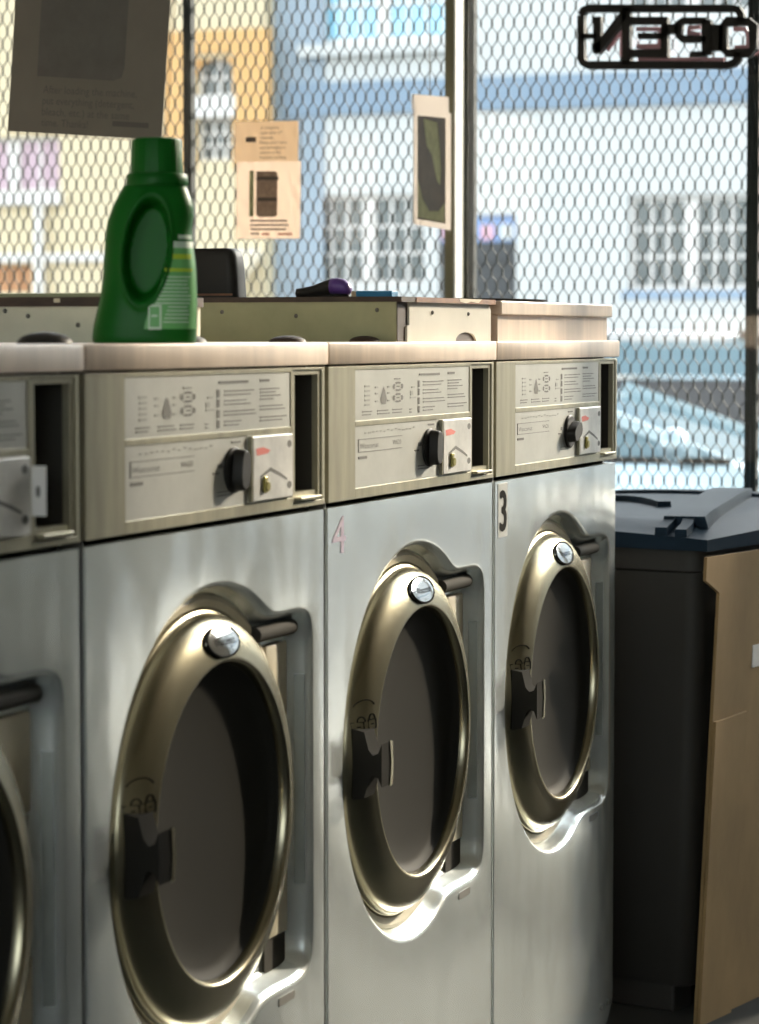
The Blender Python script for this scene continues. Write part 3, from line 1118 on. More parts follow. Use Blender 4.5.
# printed marks of the upper plate
bm = B()
ln(0.335, 0.418, 1.0665, 0.003)
ln(0.452, 0.480, 1.0670, 0.003)
rows = [(1.054, 0.084, 0.074), (1.043, 0.062, 0.074), (1.031, 0.086, 0.090), (1.0195, 0.048, 0.04)]
for z, a, b in rows:
    box(bm, 0.330, 0.337, YI, YI + 0.0008, z + ZS - 0.0045, z + ZS + 0.0045)
    ln(0.350, 0.350 + a, z + 0.0025)
    ln(0.350, 0.350 + b, z - 0.0018)
for z, a in ((1.057, 0.058), (1.053, 0.046), (1.049, 0.062), (1.045, 0.040), (1.037, 0.068), (1.033, 0.074), (1.024, 0.080), (1.020, 0.066)):
    ln(0.452, 0.452 + a, z)
for x, a, b in ((0.122, 0.034, 0.030), (0.176, 0.040, 0.046), (0.232, 0.036, 0.034)):
    ln(x, x + a, 1.0215)
    ln(x, x + b, 1.0175)
ln(0.298, 0.306, 1.0205)
ln(0.298, 0.306, 1.0165)
# flame / bottle mark
poly_xz([(0.190, 1.030), (0.206, 1.0295), (0.210, 1.036), (0.203, 1.048), (0.198, 1.0535), (0.194, 1.047), (0.187, 1.037)])
# two ringed crosses
for zc_ in (1.0520, 1.0370):
    for k in range(20):
        if k % 5 == 2:
            continue
        a, b = 2 * math.pi * k / 20, 2 * math.pi * (k + 1) / 20
        poly_xz([(0.252 + ro * 0.020 * math.cos(t), zc_ + ro * 0.0062 * math.sin(t)) for ro, t in ((1, a), (1, b), (0.62, b), (0.62, a))])
    poly_xz([(0.246, zc_ - 0.0008), (0.258, zc_ - 0.0008), (0.258, zc_ + 0.0008), (0.246, zc_ + 0.0008)])
ln(0.240, 0.262, 1.0620)
WM['print1'] = bm_mesh('printed_marks', bm, M['ink'])
bm = B()
for z in (1.030, 1.036, 1.042, 1.048, 1.054):
    ln(0.130, 0.148, z, 0.0022)
ln(0.300, 0.330 - 0.008, 1.036, 0.002)
ln(0.300, 0.310, 1.042, 0.006)
ln(0.305, 0.318, 1.050, 0.0018)
for z in (1.034, 1.044, 1.052):
    ln(0.168, 0.178, z, 0.002)
    ln(0.214, 0.222, z, 0.002)
WM['print1b'] = bm_mesh('faded_marks', bm, M['inklight'])
# lower plate
bm = B()
for a in ((0.107, 0.268, 0.9945 - 0.0085, 0.9945 - 0.0078), (0.107, 0.268, 0.9697, 0.9704), (0.107, 0.109, 0.9697, 0.986)):
    box(bm, a[0], a[1], YI, YI + 0.0008, a[2] + ZS, a[3] + ZS)
add_text(bm, 'Wascomat', lambda a, b: (0.112 + a, YI, 0.9745 + ZS + b), 0.0095, 0.068)
add_text(bm, 'W620', lambda a, b: (0.232 + a, YI, 0.9755 + ZS + b), 0.0085, 0.032)
box(bm, 0.108, 0.138, YI, YI + 0.0008, 0.9610 + ZS, 0.9645 + ZS)
ln(0.332, 0.345, 0.9720, 0.005)
ln(0.330, 0.370, 0.9425)
ln(0.330, 0.376, 0.9385)
ln(0.370, 0.395, 0.9975, 0.002)
ln(0.318, 0.334, 0.9640, 0.002)
WM['print2'] = bm_mesh('printed_lettering', bm, M['ink'])
bm = B()
for k in range(14):
    ln(0.130 + 0.014 * k, 0.130 + 0.014 * k + 0.004 + 0.006 * random.random(), 0.9935 + 0.003 * random.random(), 0.0014)
WM['scuff'] = bm_mesh('scuff_marks', bm, M['inklight'])
# knob: disc with a lobed grip
KX, KZ = 0.374, 0.966 + ZS
bm = B()
lathe_y(bm, [(0.026, 0.0003), (0.0265, -0.004), (0.0245, -0.006), (0.016, -0.0065)], 0, 0, 40, cap1=True)
WM['knob'] = bm_mesh('knob', bm, M['black'], auto=35)
bm = B()
n = 40
rg = []
for y, sc_ in ((-0.005, 1.0), (-0.016, 0.95), (-0.0185, 0.86)):
    rg.append([bm.verts.new((sc_ * 0.0135 * math.copysign(abs(math.cos(t)) ** 0.7, math.cos(t)), y, sc_ * 0.0245 * math.copysign(abs(math.sin(t)) ** 0.7, math.sin(t))))
               for t in [2 * math.pi * k / n for k in range(n)]])
for i in range(2):
    for k in range(n):
        bm.faces.new((rg[i][k], rg[i][(k + 1) % n], rg[i + 1][(k + 1) % n], rg[i + 1][k]))
bm.faces.new(rg[-1])
WM['knobgrip'] = bm_mesh('knob_grip', bm, M['black'], auto=40)
# coin slide
bm = B()
fb(0.420, 0.5400, 0.9262, 1.0025, -0.0065, 0.001, 0.0015)
WM['coin'] = bm_mesh('coin_slide', bm, M['coin'])
bm = B()
fb(0.4165, 0.4198, 0.9262, 1.0025, -0.006, 0.001, 0)
WM['coinside'] = bm_mesh('coin_slide_edge', bm, M['khaki'])
YC = -0.0068
bm = B()
poly_xz([(0.427, 0.988), (0.430, 0.980), (0.462, 0.9815), (0.470, 0.985), (0.448, 0.9895)], YC)
WM['coinred'] = bm_mesh('red_mark', bm, M['red'])
bm = B()
poly_xz([(0.440, 0.9530), (0.470, 0.9605), (0.500, 0.9530), (0.520, 0.9470), (0.520, 0.9500), (0.498, 0.9575), (0.470, 0.9650), (0.440, 0.9560)], YC)
for cx_, cz_, r_ in ((0.455, 0.938, 0.0035), (0.527, 0.9415, 0.0045), (0.5275, 0.9905, 0.0045)):
    poly_xz([(cx_ + 1.6 * r_ * math.cos(2 * math.pi * k / 12), cz_ + r_ * math.sin(2 * math.pi * k / 12)) for k in range(12)], YC)
WM['coinmark'] = bm_mesh('screw_marks', bm, M['ink'])
bm = B()
fb(0.5440, 0.5458, 0.9440, 0.9930, -0.0205, -0.004, 0.0005)
WM['tab'] = bm_mesh('slide_tab', bm, M['white'])
bm = B()
n = 12
pts = [(0.5438, -0.012 + 0.0026 * math.cos(2 * math.pi * k / n), 0.968 + ZS + 0.006 * math.sin(2 * math.pi * k / n)) for k in range(n)]
bm.faces.new([bm.verts.new(p) for p in pts])
WM['tabhole'] = bm_mesh('tab_hole', bm, M['ink'])
bm = B()
lathe_y(bm, [(0.006, -0.006), (0.0055, -0.011)], 0.455, 0.943 + ZS, 14, cap1=True)
box(bm, 0.447, 0.456, -0.010, -0.0066, 0.936 + ZS, 0.955 + ZS, 0.001)
WM['lock2'] = bm_mesh('coin_lock', bm, M['brass'])
# worktop
bm = B()
box(bm, 0.001, 0.6602, -0.0045, 0.70, 1.083 + ZS, 1.111 + ZS, 0.003, 2)
WM['top'] = bm_mesh('worktop', bm, M['slab'], auto=30)
TOPZ = 1.111 + ZS


def mk_dome(bm, x, y, rx, ry, h):
    n, m = 20, 6
    prev = None
    for j in range(m + 1):
        t = math.pi / 2 * j / m
        r, z = math.cos(t), math.sin(t)
        if j == m:
            top = bm.verts.new((x, y, TOPZ + h))
            for k in range(n):
                bm.faces.new((prev[k], prev[(k + 1) % n], top))
            break
        rg = [bm.verts.new((x + rx * r * math.cos(2 * math.pi * k / n), y + ry * r * math.sin(2 * math.pi * k / n), TOPZ + h * z)) for k in range(n)]
        if prev:
            for k in range(n):
                bm.faces.new((prev[k], prev[(k + 1) % n], rg[(k + 1) % n], rg[k]))
        prev = rg


def washer(i, label, number=None, knob_rot=0.0):
    w_ = thing('washing_machine', label, 'washing machine', (X0 + PITCH * i, 0, 0), 'front loading washers in a row')
    put('cabinet', WM['cabinet'], w_)
    fp = put('front_panel', WM['front'], w_, 'satin steel front with pressed door pocket')
    for k in ('screw', 'slot', 'nick'):
        put({'screw': 'foot_screws', 'slot': 'pocket_slot', 'nick': 'pocket_latch'}[k], WM[k], fp)
    put('door_collar', WM['collar'], w_, 'cream collar behind the door')
    put('hinge_plate', WM['hinge1'], w_)
    put('hinge_plate', WM['hinge2'], w_)
    put('hinge_pin', WM['arm'], w_)
    put('hinge_block', WM['hingegap'], w_)
    put('hinge_block', WM['hingegap2'], w_)
    d = put('door', WM['door'], w_, 'round warm grey alloy door ring')
    put('door_glass', WM['glass'], d, 'dark door glass')
    put('badge', WM['badge'], d, 'oval chrome badge')
    put('badge_lettering', WM['badgetext'], d)['kind'] = 'stuff'
    put('handle', WM['handle'], d, 'black flared handle')
    put('handle_lit_edge', WM['grip'], d)
    put('lock_symbols', WM['lock'], d)['kind'] = 'stuff'
    cf = put('control_frame', WM['frame'], w_, 'khaki metal control panel frame')
    put('coin_recess_bezel', WM['bezel'], cf)
    put('coin_recess', WM['cav'], cf, 'dark recess')
    put('coin_mechanism', WM['cavthing'], cf)
    p1 = put('instruction_plate', WM['plate1'], w_, 'pale plate with pictograms and small print')
    put('printed_marks', WM['print1'], p1)['kind'] = 'stuff'
    put('faded_marks', WM['print1b'], p1)['kind'] = 'stuff'
    p2 = put('dial_plate', WM['plate2'], w_, 'pale plate with maker name and dial')
    put('printed_lettering', WM['print2'], p2)['kind'] = 'stuff'
    put('scuff_marks', WM['scuff'], p2)['kind'] = 'stuff'
    kb = put('knob', WM['knob'], w_, 'black dial knob')
    kb.location = (KX, 0, KZ)
    kg = put('knob_grip', WM['knobgrip'], kb)
    kg.rotation_euler = (0, knob_rot, 0)
    cs = put('coin_slide', WM['coin'], w_, 'worn metal coin slide with red mark')
    put('coin_slide_edge', WM['coinside'], cs)
    put('red_mark', WM['coinred'], cs)
    put('screw_marks', WM['coinmark'], cs)['kind'] = 'stuff'
    if i < 0:
        tb = put('slide_tab', WM['tab'], w_, 'white tab with a hole')
        put('tab_hole', WM['tabhole'], tb)
    else:
        put('coin_lock', WM['lock2'], cs)
    put('worktop', WM['top'], w_, 'pinkish beige metal worktop')
    if number == '3':
        bm = B()
        box(bm, 0.018, 0.062, -0.0008, 0.0002, 0.820 + ZS, 0.900 + ZS)
        st = plab(done('number_sticker', bm, M['sticker'], w_), 'grey sticker with a black 3')
        bm = B()
        for k, (ox_, oz_) in enumerate(((0, 0), (-0.003, 0), (0.003, 0), (0, 0.0016), (0, -0.0016), (-0.0025, 0.0012), (0.0025, -0.0012))):
            add_text(bm, '3', lambda a, b: (0.0255 + ox_ + a, -0.0011 - 0.00004 * k, 0.8305 + oz_ + ZS + b), 0.084, 0.029)
        done('number', bm, M['blackink'], st)
    if number == '4':
        bm = B()
        add_text(bm, '4', lambda a, b: (0.020 + a, -0.0006, 0.845 + ZS + b), 0.068, 0.046)
        plab(done('number', bm, M['purple_ink'], w_), 'faded purple marker 4')
    return w_


washer(-1, 'front-loading washer cut off at the left edge, with a white tab on its panel', None, 0.0)
W1 = washer(0, 'front-loading washer with the green bottle standing on its top', None, 0.12)
W2 = washer(1, 'front-loading washer with a faded purple 4 on its front', '4', 0.05)
W3 = washer(2, 'front-loading washer marked with a black 3, last in the row', '3', 1.2)
for par, i, x, y, rx, h, mm in ((W1, 0, 2.532, 0.085, 0.030, 0.0125, M['black']), (W1, 0, 2.875, 0.085, 0.028, 0.010, M['side']),
                                (W2, 1, 3.190, 0.085, 0.024, 0.0085, M['board']), (W2, 1, 3.372, 0.050, 0.021, 0.008, M['board'])):
    bm = B()
    mk_dome(bm, x - X0 - PITCH * i, y, rx, rx, h)
    plab(done('soap_cup_lid', bm, mm, par, smooth=True), 'low domed soap cup lid')

# ================================================================== covers on top of the washers
# worn box on the washer with the 4
z2 = on_x(300, 297, 3.405).z


def screw_dots(par, pts):
    for p in pts:
        bm = B()
        bmesh.ops.create_uvsphere(bm, u_segments=8, v_segments=6, radius=0.003)
        bmesh.ops.translate(bm, vec=p, verts=bm.verts[:])
        done('screw_hole', bm, M['ink'], par)


BX0, BX1, BY0, BY1 = 3.404, 3.790, 0.012, 0.56
c2 = thing('service_cover', 'low metal cover with a worn brown board top, carrying small items', 'cover box', (BX0, BY0, TOPZ), 'covers on the washer tops')
hh = z2 - TOPZ - 0.007
bm = B()
box(bm, 0.0, BX1 - BX0, 0.003, BY1 - BY0, 0, hh)
done('body', bm, M['board'], c2)
bm = B()
box(bm, -0.002, 0.0, 0.004, BY1 - BY0, 0.0, hh)
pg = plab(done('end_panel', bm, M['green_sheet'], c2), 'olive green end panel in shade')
yy_ = lambda u, v: on_x(u, v, BX0 - 0.002)
screw_dots(pg, [(-0.002, on_x(u, v, BX0 - 0.002).y - BY0, on_x(u, v, BX0 - 0.002).z - TOPZ) for u, v in ((222, 312), (377, 310), (296, 316))])
# white front panel with a half round cut-out
bm = B()
pw0, pw1 = 0.030, BX1 - BX0
cxc = on_y(466, 338, BY0).x - BX0
rx_ = 0.045
poly = [(pw0, 0.0), (cxc - rx_, 0.0)]
poly += [(cxc - rx_ * math.cos(math.pi * k / 14), 0.013 * math.sin(math.pi * k / 14)) for k in range(1, 14)]
poly += [(cxc + rx_, 0.0), (pw1, 0.0), (pw1, hh - 0.008), (pw1 - 0.012, hh), (pw0 + 0.008, hh), (pw0 + 0.008, hh * 0.42), (pw0, hh * 0.40)]
prism(bm, poly, 'y', 0.0, 0.003)
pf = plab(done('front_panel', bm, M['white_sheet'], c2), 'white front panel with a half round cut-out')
screw_dots(pf, [(on_y(u, v, BY0).x - BX0, 0.0, on_y(u, v, BY0).z - TOPZ) for u, v in ((432, 312.5), (468, 314))])
bm = B()
box(bm, -0.006, BX1 - BX0 + 0.004, -0.005, BY1 - BY0, hh, hh + 0.007)
bt = plab(done('board_top', bm, M['board'], c2), 'thin brown board')
bm = B()
box(bm, 0.05, BX1 - BX0 + 0.0035, -0.0062, -0.005, hh, hh + 0.007)
eb = plab(done('board_edge', bm, M['boardedge'], bt), 'worn orange brown edge')
xa = on_y(455, 300, BY0).x - BX0
bm = B()
prism(bm, [(xa, hh + 0.0070), (xa + 0.004, hh + 0.0025), (xa + 0.03, hh + 0.0005), (xa + 0.05, hh + 0.003), (xa + 0.085, hh + 0.0015), (xa + 0.1, hh + 0.0070)], 'y', -0.0068, -0.006)
done('paint_chip', bm, M['chip'], eb)

# metal cover on the last washer
CX0, CX1 = 3.828, 4.428
z3 = on_y(500, 300.5, 0.006).z
zc3 = on_y(500, 315, 0.006).z
c3 = thing('service_cover', 'low pinkish beige metal cover with an overhanging lid, on the washer marked 3', 'cover box', (CX0, 0.012, TOPZ), 'covers on the washer tops')
bm = B()
box(bm, 0.006, CX1 - CX0 - 0.006, 0.004, 0.55, 0, zc3 - TOPZ)
done('body', bm, M['slab'], c3)
bm = B()
box(bm, 0.0, CX1 - CX0, -0.004, 0.555, zc3 - TOPZ + 0.0005, z3 - TOPZ, 0.002)
done('lid', bm, M['slab'], c3)
bm = B()
n = 36
for zz, s in ((0.0, 0.9),):
    lo = [bm.verts.new((4.14 + 0.20 * math.cos(2 * math.pi * k / n) * 0.9, 0.16 + 0.11 * math.sin(2 * math.pi * k / n) * 0.9, z3)) for k in range(n)]
    hi = [bm.verts.new((4.14 + 0.20 * math.cos(2 * math.pi * k / n), 0.16 + 0.11 * math.sin(2 * math.pi * k / n), z3 + 0.006)) for k in range(n)]
    for k in range(n):
        bm.faces.new((lo[k], lo[(k + 1) % n], hi[(k + 1) % n], hi[k]))
    bm.faces.new(lo[::-1])
    inn = [bm.verts.new((4.14 + 0.19 * math.cos(2 * math.pi * k / n), 0.16 + 0.10 * math.sin(2 * math.pi * k / n), z3 + 0.003)) for k in range(n)]
    for k in range(n):
        bm.faces.new((hi[k], hi[(k + 1) % n], inn[(k + 1) % n], inn[k]))
    bm.faces.new(inn)
tag(done('tray', bm, M['black']), 'flat black oval tray lying on the beige metal cover', 'tray')

# small cover behind the bottle
DX0, DX1, DY0, DY1 = 2.902, 3.054, 0.145, 0.66
z1 = on_x(50, 297, DX0).z
z1b = on_x(50, 306.5, DX0).z
c1 = thing('service_cover', 'low cream metal cover with a thick dark board top, behind the green bottle', 'cover box', (DX0, DY0, TOPZ), 'covers on the washer tops')
bm = B()
box(bm, 0, DX1 - DX0, 0, DY1 - DY0, 0, z1b - TOPZ)
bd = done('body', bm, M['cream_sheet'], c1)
screw_dots(bd, [(0.0, on_x(u, v, DX0).y - DY0, on_x(u, v, DX0).z - TOPZ) for u, v in ((28, 316), (78, 325), (5, 311))])
bm = B()
box(bm, -0.004, DX1 - DX0 + 0.003, -0.003, DY1 - DY0, z1b - TOPZ, z1 - TOPZ)
bt1 = plab(done('board_top', bm, M['board'], c1), 'thick dark brown board')
pc = on_x(57, 300, DX0 - 0.004)
bm = B()
box(bm, -0.0048, -0.004, pc.y - DY0 - 0.004, pc.y - DY0 + 0.004, pc.z - TOPZ - 0.003, pc.z - TOPZ + 0.002)
done('paint_chip', bm, M['chip'], bt1)
pl = on_x(0, 292, DX0 + 0.03)
bm = B()
box(bm, 0.03, DX1 - DX0 - 0.01, 0.0, DY1 - DY0, z1 - TOPZ, z1 - TOPZ + 0.005)
plab(done('ledge_strip', bm, M['green_sheet'], c1), 'thin olive strip on the board')

# ---- small things on the worn board
TZ2 = TOPZ + hh + 0.007


def pxy(u, x):
    return on_x(u, 296, x).y


# black tub
ya_, yb_ = pxy(250, 3.58), pxy(166, 3.53)
tub = thing('plastic_tub', 'black plastic tub with rounded corners standing behind the green bottle', 'tub', (3.555, (ya_ + yb_) / 2, TZ2))
hwt = (yb_ - ya_) / 2
htub = on_x(220, 248, 3.53).z - TZ2


def rrect(hx_, hy_, r, n=6):
    out = []
    for cx_, cy_, a0 in ((hx_ - r, hy_ - r, 0), (-hx_ + r, hy_ - r, 90), (-hx_ + r, -hy_ + r, 180), (hx_ - r, -hy_ + r, 270)):
        for k in range(n + 1):
            a = math.radians(a0 + 90 * k / n)
            out.append((cx_ + r * math.cos(a), cy_ + r * math.sin(a)))
    return out


bm = B()
rg = []
for z, s in ((0, 1.0), (htub * 0.6, 0.95), (htub * 0.84, 0.91), (htub * 0.95, 0.86), (htub, 0.74)):
    rg.append([(a, b, z) for a, b in rrect(0.025 * s, hwt * s, 0.015 * s)])
loft_rings(bm, rg)
done('body', bm, M['black'], tub, auto=50)
bm = B()
bar(bm, (-0.0255, -hwt * 0.9, 0.006), (-0.0255, hwt * 0.9, 0.006), 0.002, 0.003)
done('base_seam', bm, M['boardedge'], tub)

# purple and black tool
t0, t1 = on_x(296, 292, 3.47), on_x(351, 292, 3.47)
tool = thing('hand_tool', 'small black hand tool with a purple rounded end beside the blue box', 'tool', (3.47, (t0.y + t1.y) / 2, TZ2))
L2 = (t0.y - t1.y) / 2


def blob(bm, sec):
    """sections (y, zc, rz, rx) along y"""
    n = 14
    rg = [[(rx * math.cos(2 * math.pi * k / n), y, zc + rz * math.sin(2 * math.pi * k / n)) for k in range(n)] for y, zc, rz, rx in sec]
    loft_rings(bm, rg)


bm = B()
blob(bm, [(L2, 0.006, 0.003, 0.003), (L2 * 0.96, 0.0065, 0.0062, 0.006), (L2 * 0.75, 0.007, 0.0068, 0.007), (L2 * 0.4, 0.009, 0.0075, 0.009),
          (0.0, 0.0125, 0.010, 0.011), (-L2 * 0.3, 0.0155, 0.011, 0.012), (-L2 * 0.42, 0.0155, 0.0108, 0.012)])
done('tool_body', bm, M['black'], tool, smooth=True)
bm = B()
blob(bm, [(-L2 * 0.30, 0.0155, 0.0112, 0.0122), (-L2 * 0.5, 0.0158, 0.0115, 0.0125), (-L2 * 0.75, 0.0145, 0.0108, 0.012), (-L2 * 0.92, 0.0120, 0.0085, 0.010), (-L2, 0.0105, 0.0045, 0.006)])
plab(done('tool_end', bm, M['purple'], tool, smooth=True), 'purple rounded end')
bm = B()
blob(bm, [(L2 * 0.5, 0.0028, 0.0027, 0.005), (-L2 * 0.1, 0.0030, 0.0029, 0.006), (-L2 * 0.9, 0.0028, 0.0027, 0.005)])
done('tool_foot', bm, M['black'], tool, smooth=True)
# blue box
b0_, b1_ = on_x(359, 294, 3.47).y, on_x(395, 294, 3.47).y
hb_ = on_x(375, 291, 3.47).z - TZ2
bb = thing('blue_box', 'short flat blue box with a pale wooden end', 'box', (3.47, (b0_ + b1_) / 2, TZ2))
hl = (b0_ - b1_) / 2
bm = B()
box(bm, -0.012, 0.012, -hl, hl, 0, hb_, 0.0008)
done('box_body', bm, M['blue'], bb)
bm = B()
box(bm, -0.0115, 0.0115, hl, hl + 0.007, 0, hb_ - 0.0004)
plab(done('box_end', bm, M['wood'], bb), 'pale wooden end')

# ================================================================== detergent bottle
bp = on_x(146, 342, 2.72)
BXc, BYc = 2.72, bp.y
bot = thing('detergent_bottle', 'green plastic detergent bottle with a screw cap and grip hollow', 'bottle', (BXc, BYc, TOPZ))
psc = (Vector((BXc, BYc, TOPZ)) - CAM).dot(FWD) / F        # metres per pixel here
er = Vector((RGT.x, RGT.y, 0)).normalized()                # bottle's broad side faces the camera
ef = Vector((-er.y, er.x, 0))
if ef.dot(FWD) > 0:
    ef = -ef                                               # towards the camera
sil = [(342, 95, 194), (340.5, 92.5, 195.5), (336, 92, 196), (325, 93.5, 196.5), (312, 96.5, 197), (300, 99.5, 197), (288, 101.5, 196.8), (275, 103, 196.3), (262, 104, 195.5),
       (250, 104.8, 194), (240, 105.5, 192.4), (230, 106.5, 191.6), (222, 108, 192.6), (214, 110.5, 193.8), (206, 113.5, 193.6), (199, 117, 191.8), (193, 120.5, 189.6),
       (188, 123.5, 187.6), (185, 125.5, 187.2)]
HB = [(342 - v) * psc for v, _, _ in sil]


def bprof(h):
    for i in range(len(HB) - 1):
        if HB[i] <= h <= HB[i + 1] + 1e-9:
            t = (h - HB[i]) / (HB[i + 1] - HB[i])
            a, b = sil[i], sil[i + 1]
            l, r = a[1] + (b[1] - a[1]) * t, a[2] + (b[2] - a[2]) * t
            return ((l + r) / 2 - 145.5) * psc, (r - l) / 2 * psc
    l, r = sil[-1][1], sil[-1][2]
    return ((l + r) / 2 - 145.5) * psc, (r - l) / 2 * psc


def bsurf(phi, h, off=0.0):
    """phi 0 faces the camera, +90 deg is image right"""
    c, a = bprof(h)
    b = 0.62 * a + 0.004
    k = 0.82
    sx, cx_ = math.sin(phi), math.cos(phi)
    x = c + (a + off) * math.copysign(abs(sx) ** k, sx)
    f = (b + off) * math.copysign(abs(cx_) ** k, cx_)
    # grip hollow, a tilted oval on the camera side
    if cx_ > 0:
        hv = 342 - h / psc
        uu = 145.5 + x / psc
        tx, ty = uu - (149 + (250 - hv) * 0.10), hv - 250
        d = math.hypot(tx / 23.0, ty / 52.0)
        if off < 0.0001 or d < 0.9:
            f -= 0.033 * (1 - smoothstep(0.80, 1.0, d)) * cx_
            f += 0.0022 * math.exp(-((d - 1.08) / 0.07) ** 2)
    return er * x + ef * f + Vector((0, 0, h))


bm = B()
NP, NH = 160, 110
rings = []
for j in range(NH + 1):
    h = HB[-1] * j / NH
    rings.append([bsurf(2 * math.pi * k / NP, h) for k in range(NP)])
loft_rings(bm, rings)
done('bottle_body', bm, M['gbottle'], bot, auto=60)


def ring_at(v, ul, ur, ribs=0):
    c, a = ((ul + ur) / 2 - 145.5) * psc, (ur - ul) / 2 * psc
    n = 72
    return [er * (c + (a - (0.0006 if ribs and k % 3 == 0 else 0)) * math.sin(2 * math.pi * k / n)) + ef * ((a - (0.0006 if ribs and k % 3 == 0 else 0)) * math.cos(2 * math.pi * k / n))
            + Vector((0, 0, (342 - v) * psc)) for k in range(n)]


bm = B()
loft_rings(bm, [ring_at(186, 126.5, 187.5), ring_at(184, 126.5, 188.5), ring_at(176, 127, 188.0), ring_at(174, 128.5, 186.5), ring_at(173.5, 131, 184)])
done('neck_collar', bm, M['gbottle'], bot, auto=40)
bm = B()
loft_rings(bm, [ring_at(174, 131, 183.5, 1), ring_at(142, 132, 182.5, 1), ring_at(140, 133, 181.5), ring_at(138.8, 136, 178.5)])
done('screw_cap', bm, M['gbottle'], bot, auto=40)


def patch(name, m, poly_fn, nu, nv, off, parent, label=None):
    """poly_fn(s, t) -> (u, v) pixel-like label coords wrapped on the bottle's right camera side"""
    bm = B()
    V = []
    for j in range(nv + 1):
        row = []
        for i in range(nu + 1):
            u, v = poly_fn(i / nu, j / nv)
            h = (342 - v) * psc
            c, a = bprof(h)
            q = max(-0.999, min(0.999, ((u - 145.5) * psc - c) / (a + off)))
            phi = math.asin(math.copysign(abs(q) ** (1 / 0.82), q))
            row.append(bm.verts.new(bsurf(phi, h, off)))
        V.append(row)
    for j in range(nv):
        for i in range(nu):
            bm.faces.new((V[j][i], V[j][i + 1], V[j + 1][i + 1], V[j + 1][i]))
    o = done(name, bm, m, parent, smooth=True)
    if label:
        o['label'] = label
    return o


def lab_left(v):
    return 176 - 30 * smoothstep(238, 338, v)


lb = patch('label', M['glabel'], lambda s, t: (lab_left(244 + 84 * t) + (bprof((342 - (244 + 84 * t)) * psc)[0] / psc + 145.5 + bprof((342 - (244 + 84 * t)) * psc)[1] / psc - 0.4 - lab_left(244 + 84 * t)) * s, 244 + 84 * t),
           14, 30, 0.0006, bot, 'light green printed back label')


def strip(name, m, u0, u1, v0, v1):
    patch(name, m, lambda s, t: (u0 + (u1 - u0) * s, v0 + (v1 - v0) * t), 6, 2, 0.0011, lb)


strip('label_print', M['lwhite'], 174, 193.5, 241.5, 248)
strip('label_print', M['lwhite'], 180, 192, 235, 239)
strip('label_print', M['lyellow'], 167, 193, 268, 271.5)
strip('label_print', M['lyellow'], 175, 192, 254, 259)
for k in range(13):
    v = 276 + k * 3.7
    strip('label_print', M['lwhite'], lab_left(v) + 3 + (14 if v > 303 else 0), 192 - 5 * random.random(), v, v + 1.3)
strip('barcode', M['lwhite'], 151, 164, 304, 306)
strip('barcode', M['lwhite'], 151, 164, 326, 328.5)
strip('barcode', M['lwhite'], 151, 152.5, 306, 326)
strip('barcode', M['lwhite'], 162, 164, 306, 326)
strip('barcode', M['lwhite'], 154, 160, 314, 316)

# ================================================================== hanging notices


def notice(name, label, cat, BL, BR, height, group, up=False):
    o = thing(name, label, cat, tuple((BL + BR) / 2), group)
    base = (BL + BR) / 2
    ex = BR - BL
    nrm = Vector((-ex.y, ex.x, 0)).normalized()
    if nrm.dot(FWD) > 0:
        nrm = -nrm
    ey = ex.cross(nrm)
    if ey.z < 0:
        ey = -ey
    ey.normalize()
    if up:
        ey = Vector((0, 0, 1))

    def pt(a, b, off=0.0):
        return BL + ex * a + ey * (b * height) + nrm * off - base
    return o, pt


def sheet(o, pt, name, m, a0, a1, b0, b1, off, th=0.0006, label=None):
    bm = B()
    A = [bm.verts.new(pt(a, b, off)) for a, b in ((a0, b0), (a1, b0), (a1, b1), (a0, b1))]
    C = [bm.verts.new(pt(a, b, off + th)) for a, b in ((a0, b0), (a1, b0), (a1, b1), (a0, b1))]
    for i in range(4):
        j = (i + 1) % 4
        bm.faces.new((A[i], A[j], C[j], C[i]))
    bm.faces.new(A[::-1])
    bm.faces.new(C)
    q = done(name, bm, m, o)
    if label:
        q['label'] = label
    return q


def text_lines(o, pt, name, m, lines, ex_len, height, off):
    """lines: (text, a0, b, width fraction, size fraction of height)"""
    bm = B()
    for tx, a0, b, wf, sz in lines:
        add_text(bm, tx, lambda p, q: pt(a0 + p / ex_len, b + q / height, off), sz * height, wf * ex_len)
    return done(name, bm, m, o)


def cord(o, p_local, world_z):
    bm = B()
    base = Vector(o.location)
    p = Vector(p_local)
    tube(bm, [p, Vector((p.x, p.y, world_z - base.z))], 0.0011, 6)
    plab(done('hanging_cord', bm, M['string'], o), 'thin hanging cord')


GRP = 'notices hung on cords'
# large dark card
XS = 2.95
BL, BR = on_x(8, 131, XS), on_x(164, 140, XS)
s1, pt = notice('hanging_sign', 'large dark instruction card in a clear sleeve above the green bottle', 'sign', BL, BR, 0.285, GRP)
wL = (BR - BL).length
H1 = 0.285
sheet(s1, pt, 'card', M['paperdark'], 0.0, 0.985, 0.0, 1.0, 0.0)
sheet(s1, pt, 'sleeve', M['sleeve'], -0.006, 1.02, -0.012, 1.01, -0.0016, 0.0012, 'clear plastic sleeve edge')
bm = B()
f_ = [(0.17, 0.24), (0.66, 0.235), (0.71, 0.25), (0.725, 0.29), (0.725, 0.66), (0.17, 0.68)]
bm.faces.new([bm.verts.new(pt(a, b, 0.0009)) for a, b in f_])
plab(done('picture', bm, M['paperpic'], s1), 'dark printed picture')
text_lines(s1, pt, 'lettering', M['paperink'], [
    ('After loading the machine,', 0.215, 0.170, 0.60, 0.046), ('put everything (detergent,', 0.215, 0.123, 0.585, 0.046),
    ('bleach, etc.) at the same', 0.215, 0.076, 0.56, 0.046), ('time. Thanks!', 0.215, 0.030, 0.30, 0.046)], wL, H1, 0.0009)
bm = B()
